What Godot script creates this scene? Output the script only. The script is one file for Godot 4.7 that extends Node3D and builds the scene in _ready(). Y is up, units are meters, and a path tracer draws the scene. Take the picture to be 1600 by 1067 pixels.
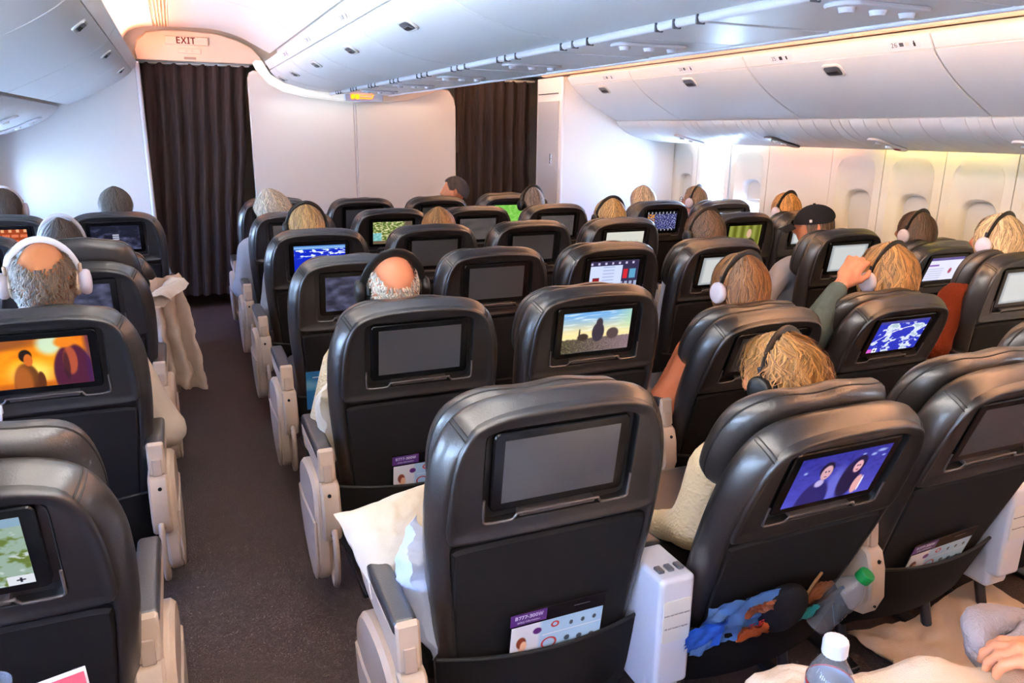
extends Node3D
# An aircraft cabin: two-four-two rows of reclining leather seats seen from behind, over a passenger's head.
const RZ := -1.512        # z of the nearest row's seat pivots; rows follow every 1.02 m towards -z
const PITCH := 1.02
const TILT := 8.5         # degrees the backrests lean when upright
var mat := {}
var used := {}
var rng := RandomNumberGenerator.new()

# ---------------------------------------------------------------- mesh building
class MB:
	var v := PackedVector3Array()
	var n := PackedVector3Array()
	var uv := PackedVector2Array()
	var col := PackedColorArray()
	var idx := PackedInt32Array()

	# points + triangles, normals smoothed only across edges flatter than CREASE degrees
	func tris(p: PackedVector3Array, t: PackedInt32Array, crease := 50.0, uvs := PackedVector2Array(), tint := Color.WHITE) -> void:
		var m := t.size() / 3
		var fn := PackedVector3Array()
		fn.resize(m)
		for i in m:
			fn[i] = (p[t[i * 3 + 2]] - p[t[i * 3]]).cross(p[t[i * 3 + 1]] - p[t[i * 3]])
		var base := v.size()
		if crease >= 170.0:
			var acc := PackedVector3Array()
			acc.resize(p.size())
			for i in m:
				for k in 3:
					acc[t[i * 3 + k]] += fn[i]
			for i in p.size():
				v.append(p[i])
				n.append(acc[i].normalized() if acc[i].length_squared() > 1e-24 else Vector3.UP)
				uv.append(uvs[i] if uvs.size() else Vector2.ZERO)
				col.append(tint)
			for i in t.size():
				idx.append(base + t[i])
			return
		var lists := []
		lists.resize(p.size())
		for i in m:
			for k in 3:
				var q := t[i * 3 + k]
				if lists[q] == null:
					lists[q] = PackedInt32Array()
				lists[q].append(i)
		var lim := cos(deg_to_rad(crease))
		var un := PackedVector3Array()
		un.resize(m)
		for i in m:
			un[i] = fn[i].normalized()
		for i in m:
			if fn[i].length_squared() < 1e-22:
				continue
			for k in 3:
				var q := t[i * 3 + k]
				var s := Vector3.ZERO
				for f in lists[q]:
					if un[f].dot(un[i]) >= lim:
						s += fn[f]
				idx.append(v.size())
				v.append(p[q])
				n.append(s.normalized())
				uv.append(uvs[q] if uvs.size() else Vector2.ZERO)
				col.append(tint)

	# a skin over rows of points; turned outward by itself
	func loft(rows: Array, closed := true, cap_a := false, cap_b := false, crease := 50.0, uvmap := false, tint := Color.WHITE, flip := 0) -> void:
		var c: int = rows[0].size()
		var p := PackedVector3Array()
		var uvs := PackedVector2Array()
		for r in rows.size():
			p.append_array(rows[r])
			if uvmap:
				for k in c:
					uvs.append(Vector2(k / float(c - 1), r / float(rows.size() - 1)))
		var t := PackedInt32Array()
		var w := c if closed else c - 1
		for r in rows.size() - 1:
			for k in w:
				var a := r * c + k
				var b := r * c + (k + 1) % c
				t.append_array([a, b, b + c, a, b + c, a + c])
		for side in 2:
			if (side == 0 and cap_a) or (side == 1 and cap_b):
				var ring: PackedVector3Array = rows[0] if side == 0 else rows[-1]
				var mid := Vector3.ZERO
				for q in ring:
					mid += q
				var o := 0 if side == 0 else (rows.size() - 1) * c
				var at := p.size()
				p.append(mid / c)
				if uvmap:
					uvs.append(Vector2.ZERO)
				for k in c:
					if side == 0:
						t.append_array([at, o + (k + 1) % c, o + k])
					else:
						t.append_array([at, o + k, o + (k + 1) % c])
		_out(p, t, flip)
		tris(p, t, crease, uvs, tint)

	func _out(p: PackedVector3Array, t: PackedInt32Array, flip := 0) -> void:
		var mid := Vector3.ZERO
		for q in p:
			mid += q
		mid /= p.size()
		var s := 0.0
		for i in t.size() / 3:
			var a := p[t[i * 3]]
			s += (p[t[i * 3 + 2]] - a).cross(p[t[i * 3 + 1]] - a).dot(a - mid)
		if (s < 0.0) != (flip == 1):
			for i in t.size() / 3:
				var h := t[i * 3 + 1]
				t[i * 3 + 1] = t[i * 3 + 2]
				t[i * 3 + 2] = h

	# box with rounded edges
	func rbox(c: Vector3, s: Vector3, r := 0.006, seg := 3, b := Basis()) -> void:
		r = minf(r, minf(s.x, minf(s.y, s.z)) * 0.499)
		var rows := []
		for half in 2:
			for i in seg + 1:
				var a := PI / 2 * (i if half == 0 else seg - i) / seg
				var inset := r * (1.0 - sin(a))
				var y := (-s.y / 2 + r - r * cos(a)) if half == 0 else (s.y / 2 - r + r * cos(a))
				var ring := PackedVector3Array()
				for q in MB.rrect(s.x - 2 * inset, s.z - 2 * inset, maxf(r - inset, 0.0004), seg):
					ring.append(c + b * Vector3(q.x, y, q.y))
				rows.append(ring)
		loft(rows, true, true, true, 50.0)

	static func rrect(w: float, h: float, r: float, seg := 3) -> PackedVector2Array:
		var o := PackedVector2Array()
		for k in 4:
			var cx := (w / 2 - r) * (1 if k == 0 or k == 3 else -1)
			var cy := (h / 2 - r) * (1 if k < 2 else -1)
			for i in seg + 1:
				var a := PI / 2 * (k + i / float(seg))
				o.append(Vector2(cx + r * cos(a), cy + r * sin(a)))
		return o

	# tube along a path; RAD one radius or one per point; FLAT squeezes it across
	func tube(path: PackedVector3Array, rad, seg := 8, flat := 1.0, cap := true, up := Vector3.ZERO) -> void:
		var rows := []
		var side := Vector3.ZERO
		for i in path.size():
			var d := (path[mini(i + 1, path.size() - 1)] - path[maxi(i - 1, 0)]).normalized()
			if i == 0:
				var h := up if up != Vector3.ZERO else (Vector3.UP if absf(d.y) < 0.9 else Vector3.RIGHT)
				side = d.cross(h).normalized()
			side = (side - d * side.dot(d)).normalized()
			var nn := side.cross(d)
			var r: float = rad if rad is float else rad[i]
			var ring := PackedVector3Array()
			for k in seg:
				var a := TAU * k / seg
				ring.append(path[i] + side * cos(a) * r + nn * sin(a) * r * flat)
			rows.append(ring)
		loft(rows, true, cap, cap, 60.0)

	# polygon in a plane given by axes X, Y pushed along their normal Z from d0 to d1, edges rounded by B
	func prism(poly: PackedVector2Array, d0: float, d1: float, xf := Transform3D(), b := 0.004, crease := 40.0) -> void:
		var c := poly.size()
		var area := 0.0
		for i in c:
			area += poly[i].cross(poly[(i + 1) % c])
		var sg := 1.0 if area > 0 else -1.0
		var inner := PackedVector2Array()
		for i in c:
			var e0 := (poly[i] - poly[(i + c - 1) % c]).normalized()
			var e1 := (poly[(i + 1) % c] - poly[i]).normalized()
			var m := Vector2(-(e0 + e1).y, (e0 + e1).x).normalized() * sg
			inner.append(poly[i] + m * b)
		var p := PackedVector3Array()
		var s := signf(d1 - d0)
		for r in 4:
			var z: float = [d0, d0 + b * s, d1 - b * s, d1][r]
			var ring := inner if r == 0 or r == 3 else poly
			for q in ring:
				p.append(xf * Vector3(q.x, q.y, z))
		var t := PackedInt32Array()
		for r in 3:
			for k in c:
				var a := r * c + k
				var bb := r * c + (k + 1) % c
				t.append_array([a, bb, bb + c, a, bb + c, a + c])
		var f := Geometry2D.triangulate_polygon(inner)
		var turn := (xf.basis.determinant() > 0) == (s > 0)
		var cw := 0.0
		if f.size():
			cw = (inner[f[1]] - inner[f[0]]).cross(inner[f[2]] - inner[f[0]])
		# side quads wind outward for a counter-clockwise outline; set all by signed volume
		var t2 := PackedInt32Array()
		for i in f.size() / 3:
			var a := f[i * 3]
			var b1 := f[i * 3 + 1]
			var c1 := f[i * 3 + 2]
			if cw < 0:
				var h := b1
				b1 = c1
				c1 = h
			if sg > 0:
				t2.append_array([a, c1, b1, 3 * c + a, 3 * c + b1, 3 * c + c1])
			else:
				t2.append_array([a, b1, c1, 3 * c + a, 3 * c + c1, 3 * c + b1])
		t.append_array(t2)
		_out(p, t)
		tris(p, t, crease)

	func mesh() -> ArrayMesh:
		var a := []
		a.resize(Mesh.ARRAY_MAX)
		a[Mesh.ARRAY_VERTEX] = v
		a[Mesh.ARRAY_NORMAL] = n
		a[Mesh.ARRAY_TEX_UV] = uv
		a[Mesh.ARRAY_COLOR] = col
		a[Mesh.ARRAY_INDEX] = idx
		var m := ArrayMesh.new()
		m.add_surface_from_arrays(Mesh.PRIMITIVE_TRIANGLES, a)
		return m

# ---------------------------------------------------------------- scene helpers
func numbered(called: String) -> String:
	var k: int = used.get(called, -1) + 1
	used[called] = k
	return called if k == 0 else "%s_%03d" % [called, k]

func thing(called: String, label: String, category: String, at := Vector3.ZERO, turn := 0.0, group := "") -> Node3D:
	var o := Node3D.new()
	o.name = numbered(called)
	add_child(o)
	o.position = at
	o.rotation.y = turn
	tag(o, label, category, group)
	return o

func tag(o: Node, label: String, category: String, group := "") -> void:
	o.set_meta("label", label)
	o.set_meta("category", category)
	if group:
		o.set_meta("group", group)

func part(called: String, shape, m: Material, parent: Node, xf := Transform3D()) -> MeshInstance3D:
	var o := MeshInstance3D.new()
	o.name = numbered(called) if parent == self else called
	o.mesh = shape.mesh() if shape is MB else shape
	o.material_override = m
	o.transform = xf
	parent.add_child(o, true)
	return o

func struct(called: String, shape, m: Material, parent: Node = null) -> MeshInstance3D:
	var o := part(called, shape, m, parent if parent else self)
	if parent == null:
		o.set_meta("kind", "structure")
	return o

func text(s: String, size: float, depth := 0.0006, font := "Droid Sans", bold := false) -> TextMesh:
	var t := TextMesh.new()
	var f := SystemFont.new()
	f.font_names = PackedStringArray([font])
	f.font_weight = 700 if bold else 400
	t.font = f
	t.text = s
	t.font_size = 32
	t.pixel_size = size / 32.0
	t.depth = depth
	t.curve_step = 2.0
	return t

func basis_of(x: Vector3, y: Vector3) -> Basis:
	x = x.normalized()
	y = (y - x * y.dot(x)).normalized()
	return Basis(x, y, x.cross(y))

func smooth2(pts: Array, per := 4) -> PackedVector2Array:
	var o := PackedVector2Array()
	for i in pts.size() - 1:
		var a: Vector2 = pts[maxi(i - 1, 0)]
		var b: Vector2 = pts[i]
		var c: Vector2 = pts[i + 1]
		var d: Vector2 = pts[mini(i + 2, pts.size() - 1)]
		for k in per:
			o.append(b.cubic_interpolate(c, a, d, k / float(per)))
	o.append(pts[-1])
	return o

func smooth3(pts: Array, per := 4) -> PackedVector3Array:
	var o := PackedVector3Array()
	for i in pts.size() - 1:
		var a: Vector3 = pts[maxi(i - 1, 0)]
		var b: Vector3 = pts[i]
		var c: Vector3 = pts[i + 1]
		var d: Vector3 = pts[mini(i + 2, pts.size() - 1)]
		for k in per:
			o.append(b.cubic_interpolate(c, a, d, k / float(per)))
	o.append(pts[-1])
	return o

func noise_tex(freq: float, seed_: int, ramp: Array, size := 512, kind := FastNoiseLite.TYPE_SIMPLEX_SMOOTH, octaves := 4) -> NoiseTexture2D:
	var f := FastNoiseLite.new()
	f.noise_type = kind
	f.frequency = freq
	f.seed = seed_
	f.fractal_octaves = octaves
	var t := NoiseTexture2D.new()
	t.width = size
	t.height = size
	t.seamless = true
	t.noise = f
	if ramp.size():
		var g := Gradient.new()
		var off := PackedFloat32Array()
		var cs := PackedColorArray()
		for i in ramp.size():
			off.append(i / float(ramp.size() - 1))
			cs.append(ramp[i])
		g.offsets = off
		g.colors = cs
		t.color_ramp = g
	return t

func std(c: Color, rough := 0.5, spec := 0.5) -> StandardMaterial3D:
	var m := StandardMaterial3D.new()
	m.albedo_color = c
	m.roughness = rough
	m.metallic_specular = spec
	return m

func grain(m: StandardMaterial3D, t: Texture2D, height: float, scale: float, world := false) -> StandardMaterial3D:
	m.heightmap_enabled = true
	m.heightmap_texture = t
	m.heightmap_scale = height
	m.uv1_triplanar = true
	m.uv1_world_triplanar = world
	m.uv1_scale = Vector3.ONE * scale
	return m

func glow(c: Color, energy: float) -> StandardMaterial3D:
	var m := std(c, 0.5)
	m.emission_enabled = true
	m.emission = c
	m.emission_energy_multiplier = energy
	return m

func area(called: String, at: Vector3, towards: Vector3, size: Vector2, c: Color, energy: float) -> void:
	var l := AreaLight3D.new()
	l.name = called
	l.area_size = size
	l.light_color = c
	l.light_energy = energy
	l.shadow_enabled = true
	add_child(l, true)
	l.position = at
	var z := -towards.normalized()
	var x := (Vector3(0, 0, 1) if absf(z.z) < 0.9 else Vector3.RIGHT)
	x = (x - z * x.dot(z)).normalized()
	l.basis = Basis(x, z.cross(x), z)

func make_materials() -> void:
	var leather_n := noise_tex(0.05, 3, [], 512, FastNoiseLite.TYPE_CELLULAR, 2)
	var soft_n := noise_tex(0.012, 5, [], 512)
	var cloth_n := noise_tex(0.12, 9, [], 512, FastNoiseLite.TYPE_SIMPLEX, 2)
	mat.leather = grain(std(Color(0.115, 0.095, 0.093), 0.36, 0.8), leather_n, 0.04, 9.0)
	mat.head_leather = grain(std(Color(0.13, 0.105, 0.096), 0.38, 0.8), leather_n, 0.05, 9.0)
	for k in ["leather", "head_leather"]:
		mat[k].clearcoat_enabled = true
		mat[k].clearcoat = 0.35
		mat[k].clearcoat_roughness = 0.22
	mat.shell = grain(std(Color(0.1, 0.086, 0.088), 0.36, 0.7), cloth_n, 0.01, 8.0)
	mat.backcloth = grain(std(Color(0.085, 0.072, 0.073), 0.75, 0.35), cloth_n, 0.05, 8.0)
	mat.pocket = grain(std(Color(0.08, 0.068, 0.07), 0.85, 0.3), cloth_n, 0.06, 7.0)
	mat.seam = std(Color(0.05, 0.045, 0.045), 0.6)
	mat.bezel = std(Color(0.05, 0.05, 0.055), 0.2, 0.5)
	mat.recess = std(Color(0.045, 0.042, 0.045), 0.5)
	mat.ledge_and_highlight = std(Color(0.3, 0.27, 0.26), 0.28, 0.7)  # paler than the panel, painting the highlights along the ledge edges
	mat.screen_off = std(Color(0.27, 0.27, 0.28), 0.2, 0.7)
	mat.dark_metal = std(Color(0.25, 0.25, 0.27), 0.4)
	mat.dark_metal.metallic = 0.8
	mat.chrome = std(Color(0.75, 0.75, 0.78), 0.25)
	mat.chrome.metallic = 1.0
	mat.cream = grain(std(Color(0.72, 0.63, 0.55), 0.45, 0.4), soft_n, 0.01, 3.0)
	mat.cream_edge = std(Color(0.66, 0.57, 0.5), 0.5)
	mat.hole = std(Color(0.03, 0.03, 0.03), 0.8)
	mat.bin = grain(std(Color(0.86, 0.87, 0.88), 0.38, 0.45), soft_n, 0.006, 2.0)
	mat.bin_edge = std(Color(0.8, 0.8, 0.79), 0.5)
	mat.ceiling = std(Color(0.9, 0.89, 0.88), 0.6)
	mat.wall = grain(std(Color(0.84, 0.84, 0.84), 0.6, 0.4), soft_n, 0.01, 2.0)
	mat.bulk = grain(std(Color(0.83, 0.82, 0.81), 0.55, 0.4), soft_n, 0.01, 2.0)
	mat.closet = std(Color(0.66, 0.67, 0.7), 0.5)
	mat.side = std(Color(0.87, 0.86, 0.83), 0.5, 0.4)
	mat.shade = std(Color(0.82, 0.82, 0.8), 0.55)
	var carpet := std(Color.WHITE, 0.95, 0.2)
	carpet.albedo_texture = noise_tex(0.35, 21, [Color(0.16, 0.125, 0.12), Color(0.27, 0.22, 0.205), Color(0.335, 0.275, 0.26), Color(0.46, 0.38, 0.36)], 512, FastNoiseLite.TYPE_SIMPLEX, 3)
	grain(carpet, cloth_n, 0.3, 1.6, true)
	mat.carpet = carpet
	var cur := std(Color(0.235, 0.195, 0.19), 0.85, 0.3)
	cur.rim_enabled = true
	cur.rim = 0.4
	cur.rim_tint = 0.6
	mat.curtain = grain(cur, cloth_n, 0.15, 3.0)
	mat.ink = std(Color(0.13, 0.13, 0.15), 0.6)
	mat.exit_ink = std(Color(0.42, 0.13, 0.07), 0.6)
	mat.sign_face = std(Color(0.9, 0.82, 0.74), 0.4)
	mat.latch = std(Color(0.3, 0.31, 0.34), 0.35)
	mat.lens = std(Color(0.9, 0.9, 0.88), 0.2)
	var glass := std(Color(0.9, 0.95, 1.0, 0.06), 0.04)
	glass.transparency = BaseMaterial3D.TRANSPARENCY_ALPHA
	mat.pane = glass
	var bottle := std(Color(0.96, 0.98, 1.0, 0.08), 0.05)
	bottle.transparency = BaseMaterial3D.TRANSPARENCY_ALPHA
	mat.bottle = bottle
	mat.white_plastic = std(Color(0.85, 0.85, 0.88), 0.35)
	mat.black_plastic = std(Color(0.07, 0.065, 0.065), 0.4)
	mat.skin = skin(Color(0.78, 0.53, 0.42))
	var hair := std(Color.WHITE, 0.4, 0.5)
	hair.vertex_color_use_as_albedo = true
	mat.hair = hair
	mat.cloth_n = cloth_n
	mat.cap = grain(std(Color(0.1, 0.1, 0.12), 0.8, 0.3), cloth_n, 0.08, 8.0)
	mat.knit_n = noise_tex(0.06, 31, [], 512, FastNoiseLite.TYPE_CELLULAR, 1)

func skin(c: Color) -> StandardMaterial3D:
	var m := std(c, 0.5, 0.4)
	m.subsurf_scatter_enabled = true
	m.subsurf_scatter_strength = 0.12
	return m

func fabric(c: Color, height := 0.08, scale := 5.0) -> StandardMaterial3D:
	return grain(std(c, 0.85, 0.3), mat.cloth_n, height, scale)

# ---------------------------------------------------------------- camera and light
func view_and_light() -> void:
	var cam := Camera3D.new()
	cam.name = "camera"
	cam.fov = 48.657
	cam.near = 0.02
	add_child(cam)
	cam.transform = Transform3D(Basis(Vector3(0.91795, 0.01177, 0.39652), Vector3(0.09641, 0.96298, -0.25176), Vector3(-0.38481, 0.26933, 0.88283)), Vector3(0, 1.72, 0))
	cam.current = true
	var e := Environment.new()
	var sm := ProceduralSkyMaterial.new()
	sm.sky_top_color = Color(0.34, 0.54, 0.95)
	sm.sky_horizon_color = Color(0.74, 0.87, 1.0)
	sm.ground_horizon_color = Color(0.74, 0.87, 1.0)
	sm.ground_bottom_color = Color(0.73, 0.85, 0.98)
	sm.sky_energy_multiplier = 1.0
	sm.ground_energy_multiplier = 1.0
	var sky := Sky.new()
	sky.sky_material = sm
	e.background_mode = Environment.BG_SKY
	e.sky = sky
	e.background_energy_multiplier = 48.0
	e.tonemap_mode = Environment.TONE_MAPPER_LINEAR
	e.tonemap_exposure = 2.25
	e.sdfgi_enabled = true
	e.ssao_enabled = true
	e.ssil_enabled = true
	var we := WorldEnvironment.new()
	we.name = "environment"
	we.environment = e
	add_child(we)
	# cove lamps over both aisles: tubes behind the bins' top edges wash the ceiling
	var white := Color(1.0, 0.98, 0.96)
	for z in [-6.2, -3.6, -1.0, 1.4]:
		var k := 1.0 if z < -2.0 else 2.2  # tubes near and behind the camera strengthened to fill surfaces facing it
		cove("cove_lamp", Vector3(-0.29, 2.33, z), Vector3(0.75, 0.6, 0), 2.4, white, 0.5 if z < -5.0 else 1.2 * k)
		if z > -2.0:
			cove("cove_lamp", Vector3(0.86, 2.33, z), Vector3(-0.75, 0.6, 0), 2.4, white, 0.85 * k)
		cove("cove_lamp", Vector3(2.47, 2.33, z), Vector3(0.75, 0.6, 0), 2.4, Color(1.0, 0.8, 0.62), 1.15 * k)
		cove("cove_lamp", Vector3(3.405, 2.3, z), Vector3(-0.75, 0.6, 0), 2.4, Color(1.0, 0.7, 0.5), 0.6 * k)
	cove("cove_lamp", Vector3(-0.295, 2.35, -6.45), Vector3(0.75, 0.6, 0), 2.2, Color(1.0, 0.5, 0.13), 0.6)
	# the lit moulding between the bins' end and the centre partition
	area("moulding_light", Vector3(1.25, 1.955, -7.52), Vector3(0, -1, -0.35), Vector2(0.16, 0.9), white, 0.045)
	area("moulding_light", Vector3(2.1, 1.955, -7.58), Vector3(0, -1, -0.35), Vector2(0.1, 0.7), Color(1.0, 0.85, 0.72), 0.03)
	# wash lamps above the windows, yellower towards the rear
	for z in [-6.0, -4.9, -3.7, -2.3, -0.9, 0.6]:
		cove("window_wash_lamp", Vector3(4.69, 1.72, z), Vector3(0.3, -1, 0), 1.1, [Color(1, 0.97, 0.93), Color(1, 0.66, 0.45), Color(1, 0.85, 0.36), Color(1, 0.85, 0.36), white, white][[-6.0, -4.9, -3.7, -2.3, -0.9, 0.6].find(z)], 0.11)
		cove("window_wash_lamp", Vector3(-1.26, 1.72, z), Vector3(-0.3, -1, 0), 1.1, Color(1, 0.8, 0.6), 0.12)

func cove(called: String, at: Vector3, towards: Vector3, length: float, c: Color, energy: float) -> void:
	var b := MB.new()
	b.rbox(Vector3.ZERO, Vector3(0.016, 0.016, length - 0.06), 0.006, 2)
	var o := part(called, b, glow(c, 1.5), self, Transform3D(Basis(), at))
	tag(o, ("long cove lamp tube behind the bin tops beside the aisle ceiling" if called == "cove_lamp" else "long lamp tube washing the wall above the windows"), "lamp", "cabin cove lamps" if called == "cove_lamp" else "window wash lamps")
	area(called + "_light", at + towards.normalized() * 0.03, towards, Vector2(length - 0.06, 0.03), c, energy)

# ---------------------------------------------------------------- the setting
func prof_len(p: PackedVector2Array) -> float:
	var s := 0.0
	for i in p.size() - 1:
		s += p[i].distance_to(p[i + 1])
	return s

func prof_at(p: PackedVector2Array, f: float) -> Array:      # [point, tangent] at share F of the length
	var want := prof_len(p) * f
	for i in p.size() - 1:
		var l := p[i].distance_to(p[i + 1])
		if want <= l or i == p.size() - 2:
			return [p[i].lerp(p[i + 1], want / l), (p[i + 1] - p[i]).normalized()]
		want -= l
	return []

func prof_cut(p: PackedVector2Array, f0: float, f1: float, count := 10) -> PackedVector2Array:
	var o := PackedVector2Array()
	for i in count:
		o.append(prof_at(p, lerpf(f0, f1, i / float(count - 1)))[0])
	return o

# a curved panel following profile P from z0 to z1, THICK deep towards INTO, its edges eased
func curved(p: PackedVector2Array, into: Vector2, z0: float, z1: float, thick := 0.02, proud := 0.0, ease := 0.004) -> MB:
	var b := MB.new()
	var rows := []
	for s in [[z0, thick], [z0, ease], [z0 + ease, 0.0], [z1 - ease, 0.0], [z1, ease], [z1, thick]]:
		var row := PackedVector3Array()
		var c := p.size()
		for i in c:
			var t := (p[mini(i + 1, c - 1)] - p[maxi(i - 1, 0)]).normalized()
			var nn := Vector2(-t.y, t.x)
			if nn.dot(into) < 0:
				nn = -nn
			var q: Vector2 = p[i] + nn * (s[1] - proud)
			if i == 0:
				row.append(Vector3(q.x + nn.x * thick, q.y + nn.y * thick, s[0]))
			row.append(Vector3(q.x, q.y, s[0]))
			if i == c - 1:
				row.append(Vector3(q.x + nn.x * thick, q.y + nn.y * thick, s[0]))
		rows.append(row)
	b.loft(rows, false, false, false, 40.0)
	return b

func on_profile(p: PackedVector2Array, into: Vector2, f: float, z: float) -> Transform3D:   # x along the cabin (-z), y up the profile, z out into the aisle
	var a := prof_at(p, f)
	var t: Vector2 = a[1]
	var up := Vector3(-t.x, -t.y, 0)
	var out := Vector3(-t.y, t.x, 0)
	if Vector2(out.x, out.y).dot(into) > 0:
		out = -out
	return Transform3D(Basis(up.cross(out), up, out), Vector3(a[0].x, a[0].y, z))

func make_bin(p: PackedVector2Array, into: Vector2, z0: float, z1: float, label: String, group: String, lf: float, lz: float, number := "", nz := 0.0) -> void:
	var t := thing("overhead_bin", label, "overhead bin", Vector3.ZERO, 0.0, group)
	part("carcass", curved(prof_cut(p, 0.0, 1.0, 14), into, z0, z1, 0.03, -0.02), mat.bin_edge, t)
	part("header_strip", curved(prof_cut(p, 0.0, 0.115, 4), into, z0 + 0.003, z1 - 0.003), mat.bin, t)
	var door := part("door", curved(prof_cut(p, 0.125, 1.0, 16), into, z0 + 0.006, z1 - 0.006, 0.02, 0.004), mat.bin, t)
	part("door_edge", curved(prof_cut(p, 0.125, 1.0, 16), into, z0 - 0.004, z0 + 0.008, 0.016, -0.004, 0.002), mat.bin_edge, t)
	var xf := on_profile(p, into, lf, lz)
	var b := MB.new()
	b.prism(MB.rrect(0.15, 0.075 if into.x < 0.5 else 0.1, 0.034, 5), -0.004, 0.012, xf, 0.004)
	part("latch_rim", b, mat.bin_edge, door)
	b = MB.new()
	b.prism(MB.rrect(0.122, 0.05 if into.x < 0.5 else 0.072, 0.022, 5), 0.0, 0.0135, xf, 0.002)
	part("latch_cup", b, mat.latch, door)
	b = MB.new()
	b.prism(PackedVector2Array([Vector2(-0.045, -0.018), Vector2(0.045, -0.018), Vector2(0.03, 0.004), Vector2(-0.05, 0.0)]), 0.008, 0.017, xf, 0.002)
	part("latch_handle", b, mat.hole if into.x < 0 else mat.dark_metal, door)
	if number:
		xf = on_profile(p, into, 0.06, nz)
		b = MB.new()
		b.prism(MB.rrect(0.19, 0.045, 0.006, 2), 0.0, 0.003, xf, 0.001)
		var pl := part("number_plate", b, mat.white_plastic, t)
		part("row_number", text(number, 0.034), mat.ink, pl, xf * Transform3D(Basis(), Vector3(-0.06, 0, 0.0032)))
		for k in 3:
			b = MB.new()
			if k < 2:
				b.prism(MB.rrect(0.026, 0.022, 0.003, 2), 0.003, 0.0037, xf * Transform3D(Basis(), Vector3(-0.015 + k * 0.034, 0.001, 0)), 0.0002)
			else:
				b.prism(PackedVector2Array([Vector2(-0.006, -0.015), Vector2(0.006, -0.015), Vector2(0.007, 0.004), Vector2(0.003, 0.008), Vector2(0.004, 0.016), Vector2(-0.004, 0.016), Vector2(-0.003, 0.008), Vector2(-0.007, 0.004)]), 0.003, 0.0037, xf * Transform3D(Basis(), Vector3(0.062, 0, 0)), 0.0002)
			part("pictogram", b, [mat.latch, mat.bin_edge, mat.ink][k], pl)

func ring_points(poly: PackedVector2Array, c: Vector2, count: int) -> PackedVector2Array:   # outline resampled by angle round C
	var o := PackedVector2Array()
	for k in count:
		var a := TAU * k / count + 0.0003
		var d := Vector2(cos(a), sin(a)) * 5.0
		var best := c
		var far := -1.0
		for i in poly.size():
			var h = Geometry2D.segment_intersects_segment(c, c + d, poly[i], poly[(i + 1) % poly.size()])
			if h != null and c.distance_to(h) > far:
				far = c.distance_to(h)
				best = h
		o.append(best)
	return o

func shifted(p: PackedVector2Array, by: Vector2) -> PackedVector2Array:
	var o := PackedVector2Array()
	for q in p:
		o.append(q + by)
	return o

func window_bay(x: float, dir: float, zc: float, zlo: float, zhi: float, shut: float, k: int, tall := false) -> void:
	var c := Vector2(zc, 1.115)
	var ac := Vector2(zc, 1.115 if not tall else 1.25)
	if tall:
		c = ac
	var count := 96
	var outer := PackedVector2Array([Vector2(zlo, 0.72), Vector2(zhi, 0.72), Vector2(zhi, 1.69), Vector2(zlo, 1.69)])
	var loops := [
		[ring_points(outer, c, count), 0.012], [ring_points(outer, c, count), 0.0],
		[ring_points(shifted(MB.rrect(0.365, 0.79, 0.13, 6), Vector2(zc, 1.175)), c, count), 0.0],
		[ring_points(shifted(MB.rrect(0.345, 0.76, 0.125, 6), Vector2(zc, 1.172)), c, count), 0.012],
		[ring_points(shifted(MB.rrect(0.275, 0.40, 0.10, 6), ac) if not tall else shifted(MB.rrect(0.335, 0.6, 0.12, 6), ac), c, count), 0.05],
		[ring_points(shifted(MB.rrect(0.255, 0.38, 0.095, 6), ac) if not tall else shifted(MB.rrect(0.33, 0.59, 0.12, 6), ac), c, count), 0.06],
		[ring_points(shifted(MB.rrect(0.235, 0.36, 0.088, 6), ac) if not tall else shifted(MB.rrect(0.325, 0.58, 0.12, 6), ac), c, count), 0.085],
		[ring_points(shifted(MB.rrect(0.232, 0.357, 0.087, 6), ac) if not tall else shifted(MB.rrect(0.32, 0.575, 0.12, 6), ac), c, count), 0.16]]
	var rows := []
	for l in loops:
		var r := PackedVector3Array()
		for q in l[0]:
			r.append(Vector3(x + dir * l[1], q.y, q.x))
		rows.append(r)
	var b := MB.new()
	b.loft(rows, true, false, false, 35.0, false, Color.WHITE, 1)
	var w := struct("window_%d" % k, b, mat.side)
	var xf := Transform3D(Basis(Vector3(0, 0, 1), Vector3.UP, Vector3(-1, 0, 0)), Vector3(x + dir * 0.115, 0, 0))
	if shut > 0.02:
		b = MB.new()
		var h := 0.37 * shut
		b.prism(shifted(MB.rrect(0.245, h, 0.088 if shut > 0.9 else 0.03, 5), Vector2(zc, 1.3 - h / 2)), -0.004, 0.004, xf, 0.002)
		var s := part("window_shade", b, mat.shade, w)
		b = MB.new()
		b.rbox(Vector3(x + dir * 0.108, 1.3 - h + 0.035, zc), Vector3(0.012, 0.012, 0.12), 0.004)
		part("shade_handle", b, mat.shade, s)
	b = MB.new()
	b.prism(shifted(MB.rrect(0.25, 0.375, 0.09, 5) if not tall else MB.rrect(0.33, 0.59, 0.12, 5), c), -0.002, 0.002, Transform3D(xf.basis, Vector3(x + dir * 0.145, 0, 0)), 0.001)
	part("pane", b, mat.pane, w)

func slab(b: MB, x0: float, x1: float, y0: float, y1: float, z0: float, z1: float) -> void:
	b.rbox(Vector3((x0 + x1) / 2, (y0 + y1) / 2, (z0 + z1) / 2), Vector3(absf(x1 - x0), absf(y1 - y0), absf(z1 - z0)), 0.003, 1)

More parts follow.
